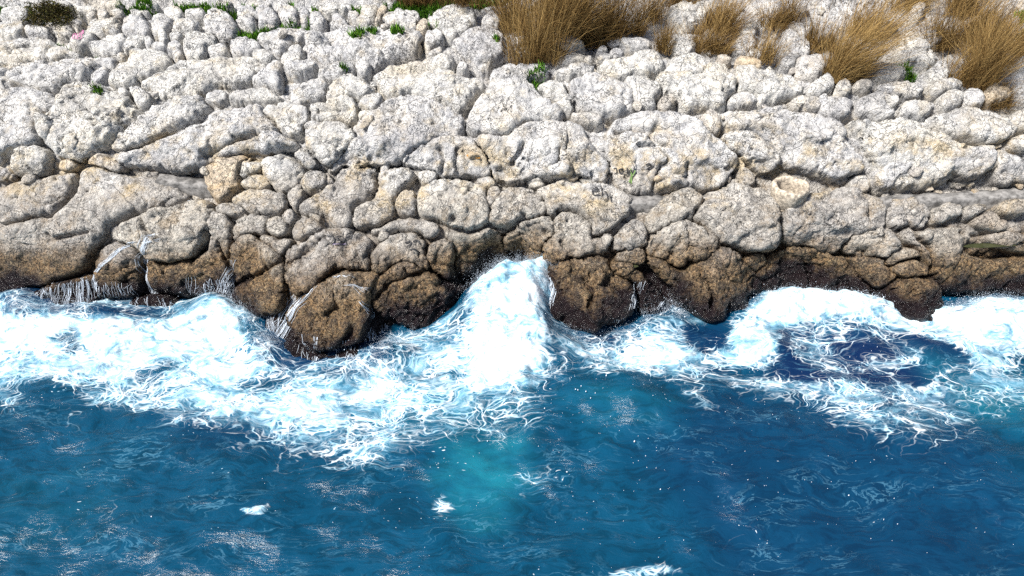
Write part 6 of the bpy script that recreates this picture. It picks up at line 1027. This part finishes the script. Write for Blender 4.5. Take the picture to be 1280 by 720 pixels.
V, F = [], []
OCT = np.array([(1, 0, 0), (-1, 0, 0), (0, 1, 0), (0, -1, 0), (0, 0, 1), (0, 0, -1)], float); OF = [(0, 2, 4), (2, 1, 4), (1, 3, 4), (3, 0, 4), (2, 0, 5), (1, 2, 5), (3, 1, 5), (0, 3, 5)]
def drop(p, s):
    n = len(V); st = 1 + abs(rng.normal()) * .8
    for o in OCT: V.append(p + o * s * np.array((1, 1, st)))
    for f in OF: F.append(tuple(n + k for k in f))
def tiny(p, s):
    n = len(V)
    for o in ((1, 1, 1), (-1, -1, 1), (-1, 1, -1), (1, -1, -1)): V.append(p + np.array(o) * s * .7)
    F.extend(((n, n + 1, n + 2), (n, n + 3, n + 1), (n, n + 2, n + 3), (n + 1, n + 3, n + 2)))
for (cx, cy, rx, ry, z0, hz, cnt) in [
 (0.0,6.866,0.22,0.06,0.65,0.03,150),
 (-0.4,6.756,0.1,0.1,0.35,0.04,200),
 (0.3,6.869,0.14,0.1,0.45,0.03,150),
 (-3.633,6.869,0.25,0.12,-1,0.1,350),
 (-3.255,6.371,0.2,0.15,-1,0.07,300),
 (2.031,6.728,0.2,0.15,-1,0.12,500),
 (1.292,6.421,0.3,0.12,-1,0.06,300),
 (3.699,6.966,0.5,0.08,-1,0.05,500),
 (4.518,6.815,0.3,0.06,-1,0.05,350),
 (5.676,6.749,0.25,0.08,-1,0.06,400),
 (6.213,6.809,0.3,0.08,-1,0.05,350),
 (-5.89,6.728,0.4,0.1,-1,0.05,300),
 (-1.538,6.014,0.25,0.15,-1,0.05,300),
 (2.951,6.707,0.2,0.12,-1,0.05,250),
 (-4.799,6.194,1.6,0.4,-1,0.02,900),
 (-0.186,5.556,1.0,0.4,-1,0.02,700),
 (4.312,5.678,1.4,0.5,-1,0.015,500),
 (-0.323,4.081,1.6,0.8,-1,0.004,250),
 (2.908,4.081,1.8,0.7,-1,0.004,250)]:
    for k in range(int(cnt * .45)):
        x, y = cx + rng.normal() * rx, cy + rng.normal() * ry; z = max(sea_z(x, y), z0) + abs(rng.normal()) * hz
        drop(np.array((x, y, z)), rng.uniform(.0015, .005) * (1 + (rng.random() < .08)))
for (line, z0, up, lean, cnt) in [
 ([(-0.486,6.423),(-0.419,6.741),(-0.285,6.982),(-0.104,7.234)],0.35,0.1,-0.5,350),
 ([(-0.101,7.057),(0.102,7.168),(0.358,7.168),(0.671,7.104)],0.5,0.08,0.1,350),
 ([(1.666,6.534),(1.845,6.796),(2.018,6.856),(2.203,6.62)],-1,0.17,-0.1,420),
 ([(0.598,6.422),(0.988,6.311),(1.509,6.535)],-1,0.07,0,250),
 ([(2.96,6.811),(3.322,7.024),(3.869,7.117),(4.35,6.993),(4.655,6.811)],-1,0.06,0,500),
 ([(5.461,6.693),(5.949,6.871),(6.612,6.962)],-1,0.1,0,450),
 ([(-3.61,6.923),(-3.457,6.743),(-3.218,6.455)],-1,0.16,0.1,350),
 ([(-3.961,6.893),(-3.81,7.077),(-3.731,7.347)],-1,0.14,0.2,300),
 ([(-6.294,6.678),(-5.916,6.737),(-5.291,6.707)],-1,0.12,0,300),
 ([(-2.835,6.014),(-3.013,6.147),(-3.059,5.949)],-1,0.15,0.4,250),
 ([(-1.624,5.912),(-1.465,6.175),(-1.185,6.311)],-1,0.12,0.2,250)]:
    lp = np.array(line)
    for k in range(cnt):
        u = rng.uniform(0, 1) * (len(lp) - 1); j = min(int(u), len(lp) - 2); c = lp[j] + (lp[j + 1] - lp[j]) * (u - j)
        x, y = c[0] + rng.normal() * .05, c[1] + rng.normal() * .05; z = max(sea_z(x, y) - .03, z0)
        L = up * (.5 + .9 * abs(math.sin(u * 7 + cnt))); n_ = 9
        gx_, gy_ = rng.normal() * .3 + lean, rng.normal() * .2
        for j in range(n_):
            h_ = abs(rng.normal()) * .6 * L; p = np.array((x + gx_ * h_, y + gy_ * h_, z + h_)) + rng.normal(size=3) * .014
            tiny(p, rng.uniform(.0012, .0032))
spray = mesh_obj('sea_spray', V, F, WHITE, smooth=True); tag(spray, 'white droplets thrown up where the waves hit the rocks', None, kind='stuff')

# ------------------------------------------------------------------ vegetation
def grass_material(name, dark, mid, light):
    t = NT(name); g = t.n('ShaderNodeNewGeometry'); oi = t.n('ShaderNodeObjectInfo'); s = t.n('ShaderNodeSeparateColor'); t.l(oi.outputs['Color'], s.inputs[0])
    f = t.math('MULTIPLY_ADD', t.math('SUBTRACT', g.outputs['Random Per Island'], .5), 1.1, s.outputs[0], clamp=True)
    c = t.mix(t.ss(f, .0, .5), dark, mid); c = t.mix(t.ss(f, .5, 1.), c, light)
    t.l(c, t.b.inputs['Base Color']); t.b.inputs['Roughness'].default_value = .7; t.b.inputs['Specular IOR Level'].default_value = .05
    return t.m
DRY = grass_material('dry_grass', (.04, .024, .010), (.165, .098, .034), (.37, .25, .10))
GREENM = grass_material('green_grass', (.025, .07, .008), (.06, .17, .015), (.14, .26, .03))
TWIG = flat('dead_twig', (.20, .19, .19), .9, .4, 40.)
def tuft(name, x, t, hgt, rad, lean, n, tone, label, mat=DRY, group='dry grass tufts on the upper slope'):
    b, nn = surf(x, t); b = b - np.array((0, 0, -.055)); V, F = [], []
    ncl = 9; CL = [(rng.normal(size=2) * rad * .45, rng.normal(size=2) * .16, rng.uniform(.6, 1.1), rng.uniform(.5, 1.)) for _ in range(ncl)]
    for k in range(int(n * 1.1)):
        co_, cd_, ch_, cs_ = CL[int(rng.integers(ncl))]
        a = rng.uniform(0, 2 * math.pi); rr = math.sqrt(rng.random()); ro = rad * .4 * rr
        root = b + np.array((co_[0] + ro * math.cos(a), co_[1] * .7 + ro * math.sin(a) * .8, rng.uniform(-.02, .03)))
        L = hgt * 1.02 * ch_ * rng.uniform(.25, 1.12) * (1 - .3 * rr); out = rng.uniform(.1, 1.) * rad * 1.5 * cs_ * (rr + .35)
        a2 = a + rng.normal() * .9
        dirv = np.array((math.cos(a2) * out + (lean * rng.uniform(.3, 1.) + cd_[0]) * L, math.sin(a2) * out * .9 + cd_[1] * L, 0))
        droop = rng.uniform(.0, .4) * L; kink = rng.normal(size=3) * (.10, .10, .03) * hgt
        pts = [root + dirv * s ** 1.5 + np.array((0, 0, L * s - droop * s ** 3)) + kink * s + rng.normal(size=3) * .016 * s for s in (0, .35, .7, 1.)]
        w = rng.uniform(.0025, .005); hgt_ = hgt; ang = rng.uniform(0, math.pi); sd = np.array((math.cos(ang), math.sin(ang), 0))
        ribbon(V, F, pts, [w, w, w * .75, w * .25], [sd] * 4)
    o = mesh_obj(name, V, F, mat, None, b, smooth=False); o.color = (tone, 0, 0, 1)
    tag(o, label, 'grass tuft', group); return o
for (x, t, hgt, rad, lean, n, tone, label) in [
 (0.303, 6.765, 1.3800000000000001, 0.34, 0.05, 1500, 0.75, 'tall golden-brown grass clump, leftmost and frontmost of the big central stand'),
 (0.716, 7.069, 1.4720000000000002, 0.36, 0.12, 1500, 0.62, 'tall brown grass clump right behind three stacked flat white stones'),
 (1.128, 7.123, 1.3800000000000001, 0.34, 0.2, 1300, 0.5, 'tall brown grass clump in the middle of the central stand'),
 (1.474, 7.289, 1.1960000000000002, 0.26, 0.15, 800, 0.42, 'dark brown grass clump at the right of the central stand'),
 (-0.0, 7.477, 1.1960000000000002, 0.3, -0.15, 1000, 0.45, 'brown grass clump at the upper left of the central stand'),
 (0.683, 7.631, 1.288, 0.4, 0.05, 1100, 0.5, 'brown grass clump at the back of the central stand'),
 (1.794, 7.364, 0.46, 0.12, 0.05, 260, 0.9, 'pale straw tuft at the right foot of the central grass stand'),
 (2.034, 6.931, 0.6900000000000001, 0.13, 0.05, 420, 0.62, 'small upright brown tuft right of the low white boulder'),
 (1.908, 7.592, 0.874, 0.2, 0.1, 450, 0.35, 'olive-brown grass clump at the top right of the central stand'),
 (2.762, 6.898, 0.5980000000000001, 0.3, 0.05, 1100, 0.5, 'bushy round brown tuft at the top edge of the wide white slab'),
 (2.991, 7.477, 0.874, 0.3, 0.35, 900, 0.68, 'straw-coloured tuft leaning right behind the bushy round tuft'),
 (3.739, 7.439, 0.8280000000000001, 0.26, 0.1, 800, 0.45, 'brown tuft behind the sparse reddish one at the top'),
 (3.477, 6.7, 0.782, 0.24, 0.05, 480, 0.55, 'sparse reddish-brown tuft above the cracked white slab'),
 (4.334, 6.41, 1.518, 0.26, 0.6, 1500, 0.85, 'tall golden grass clump leaning to the right'),
 (4.29, 7.033, 0.92, 0.22, 0.15, 600, 0.55, 'brown tuft behind the leaning golden clump'),
 (4.957, 7.252, 1.104, 0.25, 0.45, 700, 0.6, 'brown tuft on the far right side of the leaning golden clump'),
 (6.066, 6.255, 1.2420000000000002, 0.36, 0.15, 1800, 0.6, 'big fanned brown grass clump above the pair of round boulders'),
 (6.028, 7.033, 1.104, 0.3, 0.1, 900, 0.45, 'reddish-brown clump behind the fanned one'),
 (6.614, 7.215, 1.0120000000000002, 0.3, 0.35, 900, 0.5, 'olive-brown clump at the upper right behind the fanned one'),
 (6.412, 5.874, 0.5060000000000001, 0.28, 0.2, 900, 0.42, 'low brown grass spilling over the ochre stone at the right'),
 (-0.617, 7.709, 0.644, 0.24, -0.1, 600, 0.3, 'dark brown grass at the top between two white boulders'),
 (-1.108, 8.069, 0.644, 0.3, 0, 600, 0.28, 'dark brown grass at the top edge behind the speckled white boulder'),
 (-1.575, 8.069, 0.552, 0.28, 0, 450, 0.3, 'dark brown grass at the top edge above the rounded white boulder'),
 (5.807, 7.987, 0.8280000000000001, 0.3, 0.2, 600, 0.5, 'brown grass at the top edge between the two big right clumps'),
 (6.888, 6.782, 0.8280000000000001, 0.24, 0.1, 700, 0.45, 'brown grass clump at the right edge above the low spilling grass'),
 (6.504, 7.827, 0.92, 0.3, 0.15, 800, 0.5, 'brown grass at the top edge behind the fanned clump'),
 (2.445, 8.027, 0.7360000000000001, 0.3, 0.1, 500, 0.4, 'olive-brown grass at the top edge behind the rough speckled rock')]:
    tuft('dry_grass_tuft', x, t, hgt, rad, lean, n, tone, label)
V, F = [], []
for poly in [
 [(-7.486,7.946),(-7.007,7.966),(-6.956,7.866),(-7.268,7.866),(-7.461,7.886)],
 [(-5.749,7.807),(-5.568,7.966),(-5.272,7.946),(-5.1,7.748),(-5.289,7.728),(-5.525,7.827)],
 [(-4.943,7.886),(-4.825,8.007),(-4.475,8.048),(-4.43,7.866),(-4.622,7.807)],
 [(-4.46,7.987),(-4.264,7.847),(-4.033,7.847),(-3.992,7.768),(-4.183,7.748),(-4.402,7.847)],
 [(-3.842,7.197),(-3.839,7.383),(-3.584,7.345),(-3.318,7.421),(-3.202,7.458),(-2.857,7.421),(-2.822,7.345),(-3.301,7.327),(-3.568,7.16),(-3.751,7.087)],
 [(-3.94,7.946),(-3.663,8.007),(-3.596,7.966),(-3.873,7.906)],
 [(-2.224,7.051),(-2.046,7.123),(-2.02,6.999),(-2.137,6.965)],
 [(-1.997,7.178),(-1.87,7.234),(-1.876,7.087)],
 [(-1.659,7.123),(-1.509,7.178),(-1.49,7.087),(-1.63,7.051)],
 [(0.211,6.3),(0.404,6.426),(0.422,6.3),(0.294,6.214)],
 [(-0.263,6.982),(-0.175,6.982),(-0.197,6.898)],
 [(0.293,6.112),(0.356,6.112),(0.334,6.049)],
 [(7.26,7.847),(7.501,7.926),(7.353,7.573),(7.203,7.65)],
 [(6.937,7.16),(7.211,7.234),(7.108,6.982),(6.923,7.016)],
 [(5.09,6.602),(5.248,6.554),(5.411,6.458),(5.356,6.347),(5.245,6.363),(5.208,6.489)],
 [(-5.771,6.782),(-5.722,6.831),(-5.609,6.749),(-5.707,6.716)],
 [(-6.219,6.948),(-6.109,6.948),(-6.065,6.881),(-6.152,6.881)],
 [(-2.301,6.458),(-2.173,6.458),(-2.186,6.394)],
 [(-1.192,7.421),(-1.035,7.421),(-1.053,7.345)],
 [(-0.0,8.131),(-1.643,8.173),(-1.848,7.886),(-1.606,7.768),(-1.383,7.847),(-0.926,7.926)],
 [(-5.429,6.036),(-5.35,6.061),(-5.314,5.986),(-5.372,5.961)],
 [(-3.221,7.946),(-3.186,8.007),(-3.134,7.847),(-3.177,7.827)],
 [(-2.942,8.007),(-2.849,8.007),(-2.855,7.827)],
 [(-2.338,7.926),(-2.232,8.007),(-2.171,7.886),(-2.279,7.827)]]:
    pc = np.array(poly); area = .5 * abs(np.dot(pc[:, 0], np.roll(pc[:, 1], -1)) - np.dot(pc[:, 1], np.roll(pc[:, 0], -1)))
    m = max(25, int(area * 15000)); x = rng.uniform(pc[:, 0].min(), pc[:, 0].max(), m * 6); tt = rng.uniform(pc[:, 1].min(), pc[:, 1].max(), m * 6)
    ok = np.nonzero(sdf(pc, x, tt) > -.015)[0][:m]
    for k in ok:
        p, n = surf(x[k], tt[k]); L = rng.uniform(.03, .085); lean = rng.normal(size=3) * .022; a = rng.uniform(0, math.pi); sd = np.array((math.cos(a), math.sin(a), 0))
        ribbon(V, F, [p - n * .01, p + np.array((0, 0, L * .6)) + lean * .5, p + np.array((0, 0, L)) + lean], [.014, .011, .003], [sd] * 3)
gr = mesh_obj('grass', V, F, GREENM, smooth=False); gr.color = (.5, 0, 0, 1); tag(gr, 'short bright green grass and moss in the joints of the rocks', None, kind='stuff')

def twig_bush(name, x, t, rad, hgt, n, label, mat):
    b, nn = surf(x, t); V, F = [], []
    for k in range(n):
        d = rng.normal(size=3); d[2] = abs(d[2]) * .8; d /= np.linalg.norm(d); L = rng.uniform(.5, 1)
        pts = [b + d * np.array((rad, rad, hgt)) * L * s + rng.normal(size=3) * .04 * s for s in (0, .25, .5, .75, 1)]
        rod(V, F, pts, [.009, .007, .006, .004, .002], 3)
    o = mesh_obj(name, V, F, mat, None, b); tag(o, label, 'dead bush'); return o
for (x, t, rad, hgt, n, label, tone) in [(0.022, 6.749, 0.22, 0.32, 260, 'dark tangle of dead grey twigs beside the broad white boulder', 0), (1.377, 7.197, 0.2, 0.3, 60, 'thin pale dead twigs in front of the central grass stand', 1)]:
    twig_bush('dead_twigs', x, t, rad, hgt, n, label, TWIG)
(bx_, bt_) = (-6.485, 7.496); b, nn = surf(bx_, bt_)
sh = bpy.data.objects.new('shrub', None); COL.objects.link(sh); sh.location = b; tag(sh, 'low dark brown-green shrub at the top left among white rocks', 'shrub')
V, F = [], []
for k in range(90):
    d = rng.normal(size=3); d[2] = abs(d[2]); d /= np.linalg.norm(d)
    rod(V, F, [b + d * np.array((.42, .3, .34)) * s + rng.normal(size=3) * .02 * s for s in (0, .4, .8)], [.01, .007, .004], 3)
mesh_obj('stem', V, F, flat('shrub_stem', (.09, .06, .035)), sh, b)
V, F = [], []
SHM = grass_material('shrub_leaves', (.018, .022, .008), (.06, .045, .014), (.10, .10, .03))
for k in range(5200):
    d = rng.normal(size=3); d[2] = abs(d[2]); d /= np.linalg.norm(d); rr = rng.uniform(.55, 1.) * (.85 + .3 * float(pnoise(np.array([d * 2.2]))[0]))
    p = b + d * np.array((.44, .32, .34)) * rr; s = rng.uniform(.008, .02); u = rng.normal(size=3); u /= np.linalg.norm(u); v = np.cross(u, rng.normal(size=3)); v /= np.linalg.norm(v)
    n0 = len(V); V += [p - u * s, p + v * s * .4, p + u * s, p - v * s * .4]; F.append((n0, n0 + 1, n0 + 2, n0 + 3))
o = mesh_obj('foliage', V, F, SHM, sh, b, smooth=False); o.color = (.4, 0, 0, 1)
